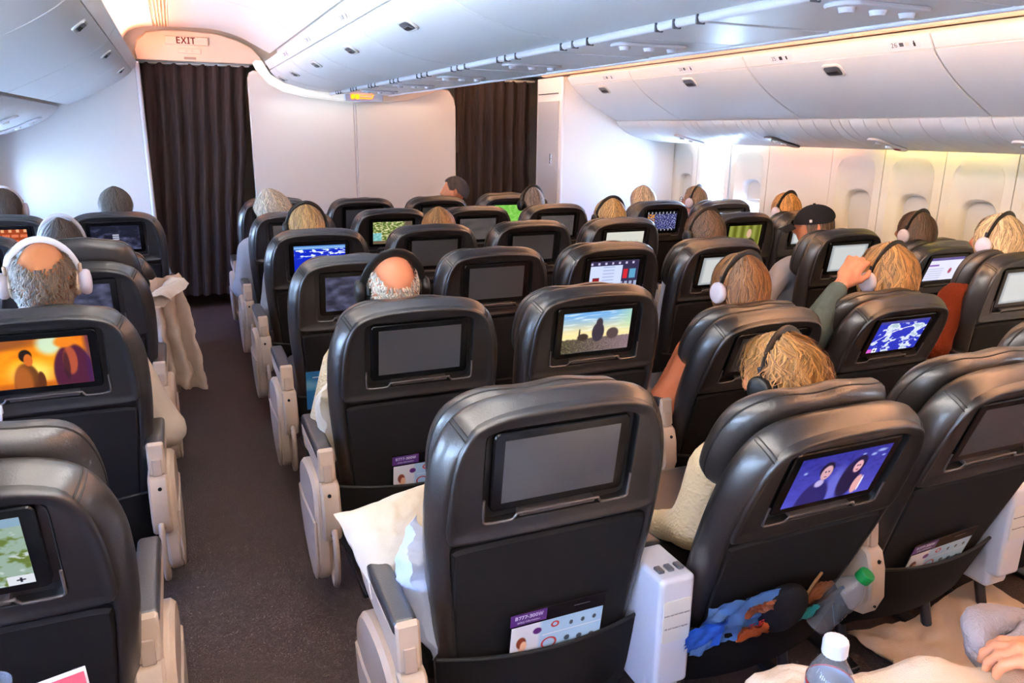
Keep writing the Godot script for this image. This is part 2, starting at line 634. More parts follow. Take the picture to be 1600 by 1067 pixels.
func side_wall(x: float, dir: float, wins: Array, plain: Array, z0: float, z1: float, called: String, first: int) -> void:
	var b := MB.new()
	var o := x + dir * 0.17
	slab(b, x, o, 0.0, 0.72, z0, z1)
	slab(b, x, o, 1.69, 2.85, z0, z1)
	slab(b, x + dir * 0.065, o, 0.72, 0.915, z0, z1)
	var at := z0
	var up := z0
	for w in wins:
		var half := 0.175 if w.size() > 4 else 0.135
		slab(b, x + dir * 0.065, o, 0.915, 1.315, at, w[0] - half)
		at = w[0] + half
		if w.size() > 4:
			slab(b, x + dir * 0.065, o, 1.315, 1.69, up, w[0] - half)
			slab(b, x + dir * 0.065, o, 1.56, 1.69, w[0] - half, w[0] + half)
			up = w[0] + half
	slab(b, x + dir * 0.065, o, 0.915, 1.315, at, z1)
	slab(b, x + dir * 0.065, o, 1.315, 1.69, up, z1)
	for p in plain:
		slab(b, x, x + dir * 0.05, 0.72, 1.69, p[0] + 0.002, p[1] - 0.002)
	struct(called, b, mat.side)
	for i in wins.size():
		var w: Array = wins[i]
		window_bay(x, dir, w[0], w[1] + 0.002, w[2] - 0.002, w[3], first + i, w.size() > 4)

func curtain(called: String, label: String, x0t: float, x1t: float, x0b: float, x1b: float, top: float, bottom: float, z: float, folds: float, seed_: int) -> void:
	var b := MB.new()
	var rows := []
	var f := FastNoiseLite.new()
	f.seed = seed_
	f.frequency = 1.3
	for i in 29:
		var s := i / 28.0
		var row := PackedVector3Array()
		for k in 181:
			var u := k / 180.0
			var uu := u + 0.02 * f.get_noise_2d(s * 0.8, u * 3.0)
			var x := lerpf(lerpf(x0t, x0b, s), lerpf(x1t, x1b, s), u) + 0.03 * sin(s * PI) * u * f.get_noise_2d(9.0, s * 2.0)
			var w := sin(uu * folds * TAU + 0.7 * f.get_noise_2d(u * 2.0, 4.0) + s * 0.5 * f.get_noise_2d(u * 4.0, 7.0) * 3.0)
			var deep := lerpf(0.03, 0.065, s) * (0.75 + 0.5 * f.get_noise_2d(u * 5.0, 1.0))
			row.append(Vector3(x, lerpf(top, bottom, s) + (0.012 * w if i == 0 else 0.0), z + deep * signf(w) * pow(absf(w), 0.75) + 0.01 * f.get_noise_2d(u * 9.0, s * 5.0)))
		rows.append(row)
	b.loft(rows, false, false, false, 180.0)
	var back := []
	for r in rows:
		var q := PackedVector3Array()
		for p in r:
			q.append(p + Vector3(0, 0, -0.006))
		back.append(q)
	b.loft(back, false, false, false, 180.0)
	var t := thing(called, label, "curtain")
	part("drape", b, mat.curtain, t)
	b = MB.new()
	b.rbox(Vector3((x0t + x1t) / 2, top + 0.012, z), Vector3(absf(x1t - x0t) + 0.06, 0.022, 0.03), 0.004)
	part("curtain_rail", b, mat.bin_edge, t)

const NTH := ["first", "second", "third", "fourth", "fifth", "sixth", "seventh", "eighth", "ninth", "tenth", "eleventh", "twelfth", "thirteenth", "fourteenth", "fifteenth", "sixteenth", "seventeenth", "eighteenth", "nineteenth", "twentieth"]

func nth(i: int) -> String:
	return NTH[i] if i < 20 else "twenty-" + NTH[i - 20]

func setting() -> void:
	var b := MB.new()
	slab(b, -1.6, 5.05, -0.12, 0.0, -9.4, 2.8)
	struct("floor", b, mat.carpet)
	# the hull's closing walls and roof
	b = MB.new()
	slab(b, -1.6, 5.05, 2.72, 2.85, -9.4, 2.8)
	struct("ceiling", b, mat.ceiling)
	b = MB.new()
	slab(b, -1.6, 5.05, 0.0, 2.8, -9.4, -9.25)
	struct("wall_front", b, mat.bulk)
	b = MB.new()
	slab(b, -1.6, 5.05, 0.0, 2.8, 2.65, 2.8)
	struct("wall_rear", b, mat.bulk)
	var wins := []
	var zs := [-6.66, -6.16, -5.64, -4.42, -3.92, -3.42, -2.92, -2.42, -1.92, -1.42, -0.91, -0.4, 0.1, 0.6, 1.1, 1.6]
	var shut := [1.0, 0.0, 0.55, 1.0, 1.0, 1.0, 1.0, 1.0, 1.0, 1.0, 1.0, 1.0, 0.5, 1.0, 1.0, 1.0]
	for i in zs.size():
		var lo: float = zs[i] - 0.247
		var hi: float = zs[i] + 0.243 if i + 1 >= zs.size() else minf(zs[i] + 0.25, (zs[i] + zs[i + 1]) / 2)
		if i > 0:
			lo = maxf(lo, (zs[i] + zs[i - 1]) / 2)
		wins.append([zs[i], lo, hi, shut[i]])
		if i == 1:
			wins[-1].append(true)
	side_wall(4.8, 1.0, wins, [[-5.39, -4.667], [1.843, 2.65], [-9.3, -6.907]], -9.3, 2.7, "wall_right", 1)
	wins = []
	for i in 19:
		var z := -7.3 + i * 0.5
		wins.append([z, z - 0.25, z + 0.25, 0.0])
	side_wall(-1.4, -1.0, wins, [[-9.3, -7.55], [1.95, 2.65]], -9.3, 2.7, "wall_left", 20)

	# left aisle ceiling: cove, air grille, main vault
	var arch := smooth2([Vector2(-0.33, 2.4), Vector2(-0.29, 2.48), Vector2(-0.2, 2.53), Vector2(-0.075, 2.545)], 4)
	struct("ceiling", curved(arch, Vector2(0, 1), -7.68, 2.6, 0.02), mat.ceiling)
	arch = smooth2([Vector2(0.045, 2.55), Vector2(0.25, 2.555), Vector2(0.42, 2.55), Vector2(0.6, 2.51), Vector2(0.75, 2.44), Vector2(0.88, 2.37)], 4)
	var zc := -7.68
	for k in 6:
		struct("ceiling", curved(arch, Vector2(0, 1), zc + 0.004, zc + 1.72, 0.02), mat.ceiling)
		zc += 1.724
	b = MB.new()
	slab(b, -0.075, 0.045, 2.575, 2.585, -7.68, 2.6)
	var g := struct("trim_1", b, mat.sign_face)
	b = MB.new()
	for k in 6:
		slab(b, -0.072 + k * 0.0225, -0.064 + k * 0.0225, 2.548, 2.575, -7.68, -2.0)
	for k in 95:
		slab(b, -0.072, 0.042, 2.552, 2.57, -7.66 + k * 0.06, -7.645 + k * 0.06)
	part("air_grille", b, mat.sign_face, g).set_meta("kind", "stuff")
	# right aisle ceiling
	arch = smooth2([Vector2(2.45, 2.37), Vector2(2.6, 2.46), Vector2(2.85, 2.54), Vector2(3.1, 2.55), Vector2(3.3, 2.49), Vector2(3.42, 2.37), Vector2(3.462, 2.295)], 4)
	zc = -9.2
	for k in 7:
		struct("ceiling", curved(arch, Vector2(0.1, 1), zc + 0.003, zc + 1.68, 0.02), mat.ceiling)
		zc += 1.684
	# the rounded ceiling edge above the right bins; salmon cove light painted as glow
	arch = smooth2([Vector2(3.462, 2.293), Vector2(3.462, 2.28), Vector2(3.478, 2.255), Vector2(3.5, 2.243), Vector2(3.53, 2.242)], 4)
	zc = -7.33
	var bullnose_glow_m := std(Color(1.0, 0.8, 0.68), 0.5)
	bullnose_glow_m.emission_enabled = true
	bullnose_glow_m.emission = Color(1.0, 0.62, 0.45)
	bullnose_glow_m.emission_energy_multiplier = 0.25
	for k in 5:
		tag(part("bullnose_painted_glow", curved(arch, Vector2(0.5, 1), zc + 0.004, zc + 1.98, 0.012), bullnose_glow_m, self), "bullnose strip with painted salmon glow above the right overhead bins, %s section from the closet" % nth(k), "ceiling trim", "glowing bullnose strips above the right bins")
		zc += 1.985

	# overhead bins
	var lp := smooth2([Vector2(-0.235, 2.25), Vector2(-0.30, 2.16), Vector2(-0.42, 2.075), Vector2(-0.60, 1.98), Vector2(-0.80, 1.885)], 6)
	var lseam := [-7.66, -6.3, -4.97, -3.3, -1.6, 0.1, 1.8]
	for k in 6:
		make_bin(lp, Vector2(-1, 1), lseam[k], lseam[k + 1], "white left side overhead bin with slot latch, %s" % ["nearest the left bulkhead", "second from the left bulkhead", "third from the left bulkhead", "largest, at top left corner", "out of view behind", "last behind"][k], "left side overhead bins", 0.22, [-6.88, -5.42, -3.95, -2.4, -0.8, 1.0][k])
	var rp := smooth2([Vector2(3.50, 2.207), Vector2(3.56, 2.13), Vector2(3.67, 2.04), Vector2(3.82, 1.945), Vector2(4.06, 1.825)], 6)
	var rseam := [-6.79, -5.70, -4.28, -2.88, -1.45, 0.0, 1.4]
	for k in 6:
		make_bin(rp, Vector2(1, 1), rseam[k], rseam[k + 1], "white right side overhead bin with dark square latch, %s" % ["short one at the right bulkhead", "marked with row number 24", "marked with rows 25 and 26", "largest, without a latch in view", "out of view behind", "last behind"][k], "right side overhead bins", 0.24, [-6.26, -4.98, -3.58, -2.15, -0.7, 0.7][k], ["23", "24", "26", "27", "28", "29"][k], [-6.06, -4.93, -3.04, -1.7, -0.3, 1.1][k])
	var xf := on_profile(rp, Vector2(1, 1), 0.06, -3.94)
	b = MB.new()
	b.prism(MB.rrect(0.19, 0.045, 0.006, 2), 0.0, 0.003, xf, 0.001)
	var pl := part("number_plate", b, mat.white_plastic, self)
	tag(pl, "small white row plate marked 25 above the right overhead bin door", "sign")
	part("row_number", text("25", 0.034), mat.ink, pl, xf * Transform3D(Basis(), Vector3(-0.06, 0, 0.0032)))
	for k in 2:
		b = MB.new()
		b.prism(MB.rrect(0.026 - k * 0.014, 0.024, 0.003, 2), 0.003, 0.0037, xf * Transform3D(Basis(), Vector3(0.0 + k * 0.05, 0, 0)), 0.0002)
		part("pictogram", b, mat.ink, pl)
	var cp := smooth2([Vector2(0.795, 2.275), Vector2(0.86, 2.17), Vector2(0.97, 2.105), Vector2(1.16, 2.055), Vector2(1.35, 2.035)], 6)
	var cseam := [-7.33, -6.93, -5.98, -4.96, -3.80, -2.58, -1.4, -0.2, 1.0, 2.2]
	for k in 9:
		make_bin(cp, Vector2(0.3, 1), cseam[k], cseam[k + 1], "white centre overhead bin, %s" % ["sliver at the far end above the seat belt sign", "farthest with a latch", "second farthest with a latch", "third from the far end", "fourth from the far end", "nearest one with a whole latch in view", "out of view overhead", "behind the camera", "last behind"][k], "centre overhead bins", 0.3, [-7.13, -6.4, -5.4, -4.3, -3.19, -2.0, -0.8, 0.4, 1.6][k], ["", "22", "23", "24", "25", "26", "27", "28", "29"][k], [-7.1, -6.1, -5.05, -3.95, -2.72, -1.5, -0.4, 0.9, 2.0][k])
	# right-hand side of the centre bins and their core
	var cp2 := PackedVector2Array()
	for q in cp:
		cp2.append(Vector2(3.27 - q.x, q.y))
	for k in 5:
		struct("trim_2", curved(cp2, Vector2(-0.3, 1), -7.33 + k * 1.98, -7.33 + k * 1.98 + 1.975, 0.02), mat.bin)
	b = MB.new()
	slab(b, 0.9, 2.37, 2.28, 2.72, -7.3, 2.6)
	struct("ceiling", b, mat.bin_edge)
	b = MB.new()
	slab(b, -1.45, -0.36, 2.3, 2.72, -7.66, 2.6)
	slab(b, 3.6, 4.85, 2.26, 2.72, -6.79, 2.6)
	struct("ceiling", b, mat.bin_edge)
	# service panels under the centre bins, with their rails
	zc = -7.33
	var n := 0
	while zc < 2.2:
		var l: float = [0.42, 0.3, 0.28][n % 3]
		var t := thing("service_panel", "flat white service panel under the centre bins, %s from the far end" % nth(n), "service panel", Vector3.ZERO, 0, "service panels under the centre bins")
		b = MB.new()
		b.rbox(Vector3(1.635, 2.028 + (0.004 if n % 3 == 1 else 0.0), zc + l / 2), Vector3(0.54, 0.014, l - 0.006), 0.004, 2)
		part("panel", b, mat.bin, t)
		if n % 3 == 2:
			b = MB.new()
			b.prism(shifted(MB.rrect(0.3, 0.11, 0.05, 5), Vector2(1.6, zc + l / 2)), 0, 0.012, Transform3D(Basis(Vector3.RIGHT, Vector3(0, 0, 1), Vector3.DOWN), Vector3(0, 2.022, 0)), 0.004)
			var md := part("lamp_module", b, mat.white_plastic, t)
			for k in 3:
				b = MB.new()
				b.tube(PackedVector3Array([Vector3(1.5 + k * 0.1, 2.012, zc + l / 2), Vector3(1.5 + k * 0.1, 1.998, zc + l / 2)]), [0.022, 0.017], 14)
				part("air_nozzle", b, mat.white_plastic, md)
		zc += l
		n += 1
	for k in 2:
		b = MB.new()
		b.tube(PackedVector3Array([Vector3([1.355, 1.9][k], 2.022, -7.33), Vector3([1.355, 1.9][k], 2.022, 2.3)]), [0.014, 0.01][k], 8)
		var rail := struct("trim_3", b, mat.white_plastic)
		if k == 0:
			zc = -7.0
			b = MB.new()
			while zc < -1.2:
				for o in [0.0, 0.09, 0.2]:
					b.rbox(Vector3(1.352, 2.018, zc + o), Vector3(0.03, 0.026, 0.008), 0.002, 1)
				zc += 0.62
			part("rail_clip", b, mat.latch, rail).set_meta("kind", "stuff")
	# service panels under the side bins
	for side in 2:
		var sp := smooth2([Vector2(4.06, 1.815), Vector2(4.12, 1.75), Vector2(4.28, 1.675), Vector2(4.6, 1.618)] if side == 0 else [Vector2(-0.87, 1.872), Vector2(-0.93, 1.8), Vector2(-1.06, 1.72), Vector2(-1.28, 1.64)], 5)
		var into := Vector2(1, 1) if side == 0 else Vector2(-1, 1)
		var marks := [-6.79, -5.68, -4.72, -3.74, -2.76, -1.78, -0.8, 0.2, 1.2] if side == 0 else [-7.66, -6.7, -5.7, -4.7, -3.7, -2.7, -1.7, -0.7, 0.3, 1.3]
		for k in marks.size() - 1:
			var t := thing("service_panel", ["curved white reading lamp panel above the right windows, %s" % ["by the right bulkhead", "with a grey oval lamp well", "with a red no smoking mark", "at the right edge of the picture", "behind", "further behind", "behind them", "last behind"][k], ""][side] if side == 0 else "curved white reading lamp panel under the left bins, %s from the bulkhead" % nth(k), "service panel", Vector3.ZERO, 0, ["service panels under the right bins", "service panels under the left bins"][side])
			var z0: float = marks[k]
			var z1: float = marks[k + 1]
			var cuts := [0.0, 0.11, 0.2, 0.42, 0.56, 0.72, 0.8, 0.88, 1.0]
			if k == 0:
				cuts = [0.0, 0.5, 1.0]
			for j in cuts.size() - 1:
				part("panel", curved(sp, into, lerpf(z0, z1, cuts[j]) + 0.0015, lerpf(z0, z1, cuts[j + 1]) - 0.0015, 0.012, 0.0, 0.002), mat.bin, t)
			var mz: float = [[-6.76 + 0.12, -4.74 + 0.0, -3.76, -2.79][mini(k, 3)] if side == 0 and k < 4 else z1 - 0.03, z1 - 0.3][side]
			if k == 0 and side == 0:
				mz = -5.93
			var mx := on_profile(sp, into, 0.55, mz)
			b = MB.new()
			b.prism(MB.rrect(0.1, 0.34, 0.049, 6), -0.002, 0.014, mx, 0.005)
			var md := part("lamp_module", b, mat.latch if side == 0 and k == 1 else mat.white_plastic, t)
			for j in 2:
				b = MB.new()
				b.tube(PackedVector3Array([mx * Vector3(0, 0.08 - j * 0.1, 0.012), mx * Vector3(0, 0.08 - j * 0.1, 0.026)]), [0.026, 0.02], 14)
				part("air_nozzle", b, mat.lens if j else mat.bin_edge, md)
			if side == 0 and k == 2:
				b = MB.new()
				var ring := PackedVector3Array()
				for q in 17:
					ring.append(mx * Vector3(cos(TAU * q / 16) * 0.022, -0.1 + sin(TAU * q / 16) * 0.022, 0.015))
				b.tube(ring, 0.003, 6)
				b.tube(PackedVector3Array([mx * Vector3(-0.015, -0.085, 0.015), mx * Vector3(0.015, -0.115, 0.015)]), 0.003, 6)
				part("no_smoking_mark", b, std(Color(0.5, 0.1, 0.15), 0.5), md)
		b = MB.new()
		b.rbox(Vector3([4.72, -1.34][side], 1.735, -2.1 if side == 0 else -2.5), Vector3(0.1, 0.02, 9.3), 0.004)
		struct("trim_4", b, mat.bin_edge)

	# front partitions
	b = MB.new()
	b.prism(PackedVector2Array([Vector2(-1.45, 0), Vector2(-0.25, 0), Vector2(-0.25, 2.26), Vector2(-0.33, 2.28), Vector2(-1.45, 2.28)]), -7.76, -7.7, Transform3D(), 0.006)
	struct("wall_left", b, mat.wall)
	b = MB.new()
	b.rbox(Vector3(-0.235, 1.13, -7.72), Vector3(0.035, 2.26, 0.09), 0.015)
	struct("trim_5", b, mat.white_plastic)
	var top := [Vector2(0.665, 0.0), Vector2(1.638, 0.0), Vector2(1.638, 1.985), Vector2(1.48, 1.99), Vector2(1.17, 2.02), Vector2(0.99, 2.055), Vector2(0.87, 2.125), Vector2(0.78, 2.22), Vector2(0.72, 2.22), Vector2(0.69, 2.2), Vector2(0.672, 2.15)]
	b = MB.new()
	b.prism(PackedVector2Array(top), -7.76, -7.7, Transform3D(), 0.006)
	struct("wall_front", b, mat.bulk)
	top = [Vector2(1.662, 0.0), Vector2(2.69, 0.0), Vector2(2.69, 1.95), Vector2(2.67, 2.03), Vector2(2.62, 2.1), Vector2(2.5, 2.125), Vector2(2.32, 2.055), Vector2(2.15, 2.01), Vector2(1.88, 1.99), Vector2(1.662, 1.985)]
	b = MB.new()
	b.prism(PackedVector2Array(top), -7.76, -7.7, Transform3D(), 0.006)
	struct("wall_front", b, mat.bulk)
	b = MB.new()
	slab(b, 1.64, 1.66, 0.0, 1.985, -7.75, -7.705)
	struct("trim_6", b, mat.white_plastic)
	# white moulding closing the gap between the bins' end and the partition
	var gp := PackedVector2Array()
	for q in [Vector2(0.775, 2.285), Vector2(0.84, 2.175), Vector2(0.955, 2.105), Vector2(1.15, 2.055), Vector2(1.4, 2.04), Vector2(1.66, 2.04), Vector2(1.66, 1.965), Vector2(1.48, 1.972), Vector2(1.17, 2.0), Vector2(0.98, 2.04), Vector2(0.85, 2.11), Vector2(0.75, 2.225), Vector2(0.72, 2.285)]:
		gp.append(q)
	b = MB.new()
	b.prism(gp, -7.69, -7.36, Transform3D(), 0.004)
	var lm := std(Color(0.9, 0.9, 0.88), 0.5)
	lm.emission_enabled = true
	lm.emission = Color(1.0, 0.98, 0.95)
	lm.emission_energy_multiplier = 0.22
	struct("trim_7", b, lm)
	gp = PackedVector2Array()
	for q in [Vector2(1.662, 2.04), Vector2(2.1, 2.045), Vector2(2.32, 2.105), Vector2(2.47, 2.19), Vector2(2.56, 2.2), Vector2(2.5, 2.12), Vector2(2.32, 2.04), Vector2(2.12, 1.985), Vector2(1.9, 1.967), Vector2(1.662, 1.965)]:
		gp.append(q)
	b = MB.new()
	b.prism(gp, -7.69, -7.5, Transform3D(), 0.004)
	struct("trim_7", b, mat.sign_face)
	# right partition, a closet with its door in the side
	b = MB.new()
	slab(b, 3.46, 4.79, 0.0, 2.22, -7.36, -6.8)
	struct("wall_right", b, mat.wall)
	b = MB.new()
	b.rbox(Vector3(3.466, 1.11, -6.803), Vector3(0.03, 2.22, 0.03), 0.012)
	struct("trim_8", b, mat.white_plastic)
	b = MB.new()
	b.rbox(Vector3(3.456, 1.0, -7.09), Vector3(0.014, 2.0, 0.46), 0.005)
	var d := struct("door_1", b, mat.closet)
	b = MB.new()
	b.rbox(Vector3(3.448, 1.45, -7.0), Vector3(0.012, 0.1, 0.03), 0.005)
	part("door_handle", b, mat.chrome, d)
	b = MB.new()
	b.rbox(Vector3(3.45, 2.07, -7.09), Vector3(0.008, 0.008, 0.44), 0.002)
	part("door_frame", b, mat.ink, d)
	# header over the left aisle
	var hp := [Vector2(-0.235, 2.275), Vector2(0.83, 2.275), Vector2(0.81, 2.34), Vector2(0.74, 2.42), Vector2(0.62, 2.48), Vector2(0.45, 2.525), Vector2(0.2, 2.54), Vector2(0.0, 2.535), Vector2(-0.14, 2.51), Vector2(-0.22, 2.44), Vector2(-0.25, 2.36)]
	b = MB.new()
	b.prism(PackedVector2Array(hp), -7.82, -7.74, Transform3D(), 0.012)
	struct("trim_9", b, mat.sign_face)
	b = MB.new()
	slab(b, -1.5, 4.8, 2.28, 2.72, -7.9, -7.83)
	struct("wall_front", b, mat.ceiling)
	var ex := thing("exit_sign", "cream exit sign with brown letters over the left aisle curtain", "sign", Vector3(0.185, 2.45, -7.74))
	b = MB.new()
	b.rbox(Vector3(0, 0, 0.008), Vector3(0.36, 0.072, 0.03), 0.01)
	part("sign_box", b, mat.sign_face, ex)
	part("lettering", text("EXIT", 0.078, 0.001, "Droid Sans", true), mat.exit_ink, ex, Transform3D(Basis(), Vector3(-0.01, 0, 0.0235)))
	var ps := thing("pictogram_plate", "small cream pictogram plate under the exit sign", "sign", Vector3(0.2, 2.365, -7.74))
	b = MB.new()
	b.rbox(Vector3(0, 0, 0.005), Vector3(0.19, 0.042, 0.014), 0.006)
	part("plate", b, mat.sign_face, ps)
	part("lettering", text("-/-  -/-", 0.03), mat.cream_edge, ps, Transform3D(Basis(), Vector3(0, 0, 0.0125)))
	b = MB.new()
	b.rbox(Vector3(0, -0.06, 0.005), Vector3(0.1, 0.02, 0.01), 0.004)
	part("small_plate", b, mat.cream_edge, ps)
	# seat belt sign
	var sb := thing("seat_belt_sign", "lit amber seat belt sign at the far end of the centre bins", "sign", Vector3(1.63, 2.0, -7.3))
	b = MB.new()
	b.rbox(Vector3(0.02, 0.005, 0), Vector3(0.36, 0.09, 0.05), 0.012)
	part("sign_box", b, mat.white_plastic, sb)
	var amber := glow(Color(1.0, 0.5, 0.03), 1.6)
	for k in 2:
		b = MB.new()
		b.prism(MB.rrect(0.04, 0.045, 0.018, 5), 0.02, 0.028, Transform3D(Basis(), Vector3(-0.085 + k * 0.042, 0.0, 0)), 0.002)
		part("lit_symbol", b, amber, sb)
	b = MB.new()
	b.tube(PackedVector3Array([Vector3(-0.02, -0.012, 0.026), Vector3(0.09, -0.012, 0.026), Vector3(0.105, 0.015, 0.026), Vector3(0.085, 0.02, 0.026)]), 0.005, 6)
	b.tube(PackedVector3Array([Vector3(-0.02, 0.012, 0.026), Vector3(0.07, 0.01, 0.026)]), 0.003, 6)
	part("lit_symbol", b, amber, sb)
	area("seat_belt_sign_light", Vector3(1.63, 2.0, -7.26), Vector3(0, 0.15, 1), Vector2(0.2, 0.04), Color(1.0, 0.5, 0.08), 0.006)
	curtain("curtain", "dark brown pleated curtain closing the left aisle below the exit sign", -0.2, 0.68, -0.3, 0.5, 2.255, 0.13, -7.85, 7.5, 4)
	curtain("curtain", "dark brown pleated curtain closing the right aisle beside the grey closet", 2.74, 3.62, 2.72, 3.6, 2.215, 0.13, -7.85, 7.0, 11)
	b = MB.new()
	b.rbox(Vector3(0.7, 1.42, -7.72), Vector3(0.06, 0.2, 0.02), 0.006)
	tag(part("curtain_tie", b, mat.curtain, self), "dark strap holding the left aisle curtain to the centre partition", "curtain tie")
	b = MB.new()
	b.rbox(Vector3(2.705, 1.57, -7.72), Vector3(0.05, 0.17, 0.02), 0.006)
	tag(part("curtain_tie", b, mat.curtain, self), "dark strap with snaps at the left edge of the right aisle curtain", "curtain tie")

# ---------------------------------------------------------------- seats
var sm := {}             # shared seat meshes

func half_outline(right: Array, per := 3) -> PackedVector2Array:    # right half from bottom to top centre, mirrored
	var r := smooth2(right, per)
	var o := PackedVector2Array()
	for q in r:
		o.append(q)
	for i in range(r.size() - 2, -1, -1):
		o.append(Vector2(-r[i].x, r[i].y))
	return o

func inset(poly: PackedVector2Array, d: float) -> PackedVector2Array:   # counter-clockwise
	var o := PackedVector2Array()
	var c := poly.size()
	for i in c:
		var e0 := (poly[i] - poly[(i + c - 1) % c]).normalized()
		var e1 := (poly[(i + 1) % c] - poly[i]).normalized()
		var m := Vector2(-(e0 + e1).y, (e0 + e1).x).normalized()
		o.append(poly[i] + m * d)
	return o

func flat3(poly: PackedVector2Array, z: float) -> PackedVector3Array:
	var o := PackedVector3Array()
	for q in poly:
		o.append(Vector3(q.x, q.y, z))
	return o

func seat_meshes() -> void:
	var b: MB
	var rows: Array
	# leather backrest: rounded arch, seen from behind
	var out := half_outline([Vector2(0.262, -0.1700), Vector2(0.272, -0.0500), Vector2(0.283, 0.0800), Vector2(0.297, 0.2000), Vector2(0.309, 0.3200), Vector2(0.314, 0.4200), Vector2(0.313, 0.5000), Vector2(0.309, 0.5490), Vector2(0.298, 0.5998), Vector2(0.279, 0.6480), Vector2(0.249, 0.6880), Vector2(0.208, 0.7120), Vector2(0.157, 0.7250), Vector2(0.1, 0.7295), Vector2(0.05, 0.7310), Vector2(0, 0.7315)], 2)
	rows = []
	for s in [[0.07, -0.1], [0.03, -0.098], [0.008, -0.085], [0.0, -0.068], [0.0, -0.055], [0.004, -0.038], [0.012, -0.022], [0.023, -0.007], [0.034, -0.001], [0.042, -0.002], [0.048, -0.01], [0.053, -0.02], [0.12, -0.022]]:
		rows.append(flat3(inset(out, s[0]), s[1]))
	b = MB.new()
	b.loft(rows, true, true, true, 60.0)
	sm.backrest = b.mesh()
	# double seams over the top corners of the bolster, and the welt round its side
	for sx in [-1.0, 1.0]:
		b = MB.new()
		for o in [0.0, 0.012]:
			var pts := []
			for s in [[0.0, -0.07], [0.0, -0.055], [0.004, -0.038], [0.012, -0.02], [0.023, -0.005], [0.034, 0.001], [0.043, 0.0], [0.05, -0.012]]:
				var q: Vector2 = Vector2(0.258 - 0.007 * o / 0.012, 0.676 + o * 0.7) - Vector2(0.62, 0.78) * s[0]
				pts.append(Vector3(q.x * sx, q.y, s[1]))
			b.tube(smooth3(pts, 2), 0.0022, 5)
		sm["seam%d" % int(sx)] = b.mesh()
	# hard insert with the screen well
	var pan := half_outline([Vector2(0, 0.3830), Vector2(0.15, 0.3835), Vector2(0.25, 0.3860), Vector2(0.272, 0.3950), Vector2(0.28, 0.4200), Vector2(0.279, 0.4700), Vector2(0.275, 0.5336), Vector2(0.266, 0.5952), Vector2(0.249, 0.6478), Vector2(0.221, 0.6860), Vector2(0.17, 0.7060), Vector2(0.11, 0.7140), Vector2(0.05, 0.7170), Vector2(0, 0.7175)], 4)
	var c := Vector2(0.0, 0.548)
	var cnt := 96
	var well := shifted(MB.rrect(0.392, 0.246, 0.025, 5), Vector2(0, 0.553))
	rows = []
	var ring := ring_points(pan, c, cnt)
	for s in [[0.0, -0.025], [0.0, -0.004], [0.002, 0.003], [0.006, 0.0065], [0.012, 0.0065], [0.019, 0.003], [0.03, 0.0005]]:
		rows.append(flat3(inset(ring, s[0]), s[1]))
	var wr := ring_points(well, c, cnt)
	for s in [[-0.006, 0.0], [-0.001, -0.001], [0.001, -0.005], [0.002, -0.03]]:
		rows.append(flat3(inset(wr, s[0]), s[1]))
	b = MB.new()
	b.loft(rows, true, false, true, 45.0)
	sm.panel = b.mesh()
	rows = []
	for q in [[0.0005, 0.0005], [0.003, -0.002], [0.0035, -0.026]]:
		rows.append(flat3(inset(wr, q[0]), q[1]))
	b = MB.new()
	b.loft(rows, true, false, true, 45.0)
	sm.well = b.mesh()
	b = MB.new()
	b.prism(shifted(MB.rrect(0.348, 0.206, 0.014, 4), Vector2(0, 0.5625)), -0.022, -0.004, Transform3D(), 0.003)
	sm.bezel = b.mesh()
	b = MB.new()
	b.loft([PackedVector3Array([Vector3(-0.148, 0.6455, -0.0036), Vector3(0.148, 0.6455, -0.0036)]), PackedVector3Array([Vector3(-0.148, 0.48, -0.0036), Vector3(0.148, 0.48, -0.0036)])], false, false, false, 180.0, true)
	if b.n[0].z < 0:
		for i in b.n.size():
			b.n[i] = -b.n[i]
		for i in b.idx.size() / 3:
			var h := b.idx[i * 3 + 1]
			b.idx[i * 3 + 1] = b.idx[i * 3 + 2]
			b.idx[i * 3 + 2] = h
	sm.display = b.mesh()
	b = MB.new()
	b.tube(smooth3([Vector3(-0.192, 0.5, 0.0), Vector3(-0.192, 0.45, 0.001), Vector3(-0.186, 0.436, 0.002), Vector3(-0.15, 0.434, 0.002), Vector3(-0.118, 0.435, 0.002), Vector3(-0.108, 0.447, 0.002), Vector3(-0.09, 0.449, 0.002), Vector3(0.09, 0.449, 0.002), Vector3(0.108, 0.447, 0.002), Vector3(0.118, 0.435, 0.002), Vector3(0.15, 0.434, 0.002), Vector3(0.186, 0.436, 0.002), Vector3(0.192, 0.45, 0.001), Vector3(0.192, 0.5, 0.0)], 2), 0.0035, 6)
	b.rbox(Vector3(0, 0.442, -0.012), Vector3(0.2, 0.012, 0.026), 0.003)
	sm.ledge_and_highlight = b.mesh()  # real shelf plus a tube drawing its lit edges as a pale line
	# lower back cover and pocket
	var low := half_outline([Vector2(0.0, -0.13), Vector2(0.15, -0.13), Vector2(0.22, -0.12), Vector2(0.235, -0.05), Vector2(0.245, 0.1), Vector2(0.256, 0.25), Vector2(0.262, 0.34), Vector2(0.25, 0.366), Vector2(0.15, 0.37), Vector2(0.0, 0.37)], 3)
	b = MB.new()
	b.prism(low, -0.03, 0.0, Transform3D(), 0.008)
	sm.lower = b.mesh()
	b = MB.new()
	rows = []
	for i in 9:
		var s := i / 8.0
		var row := PackedVector3Array()
		for k in 41:
			var u := k / 20.0 - 1.0
			var bulge := (1.0 - u * u) * (0.035 + 0.02 * sin(s * PI))
			row.append(Vector3(u * lerpf(0.292, 0.27, s), lerpf(0.042 - 0.012 * u - 0.012 * (1.0 - u * u), -0.2, s), 0.004 + bulge))
		rows.append(row)
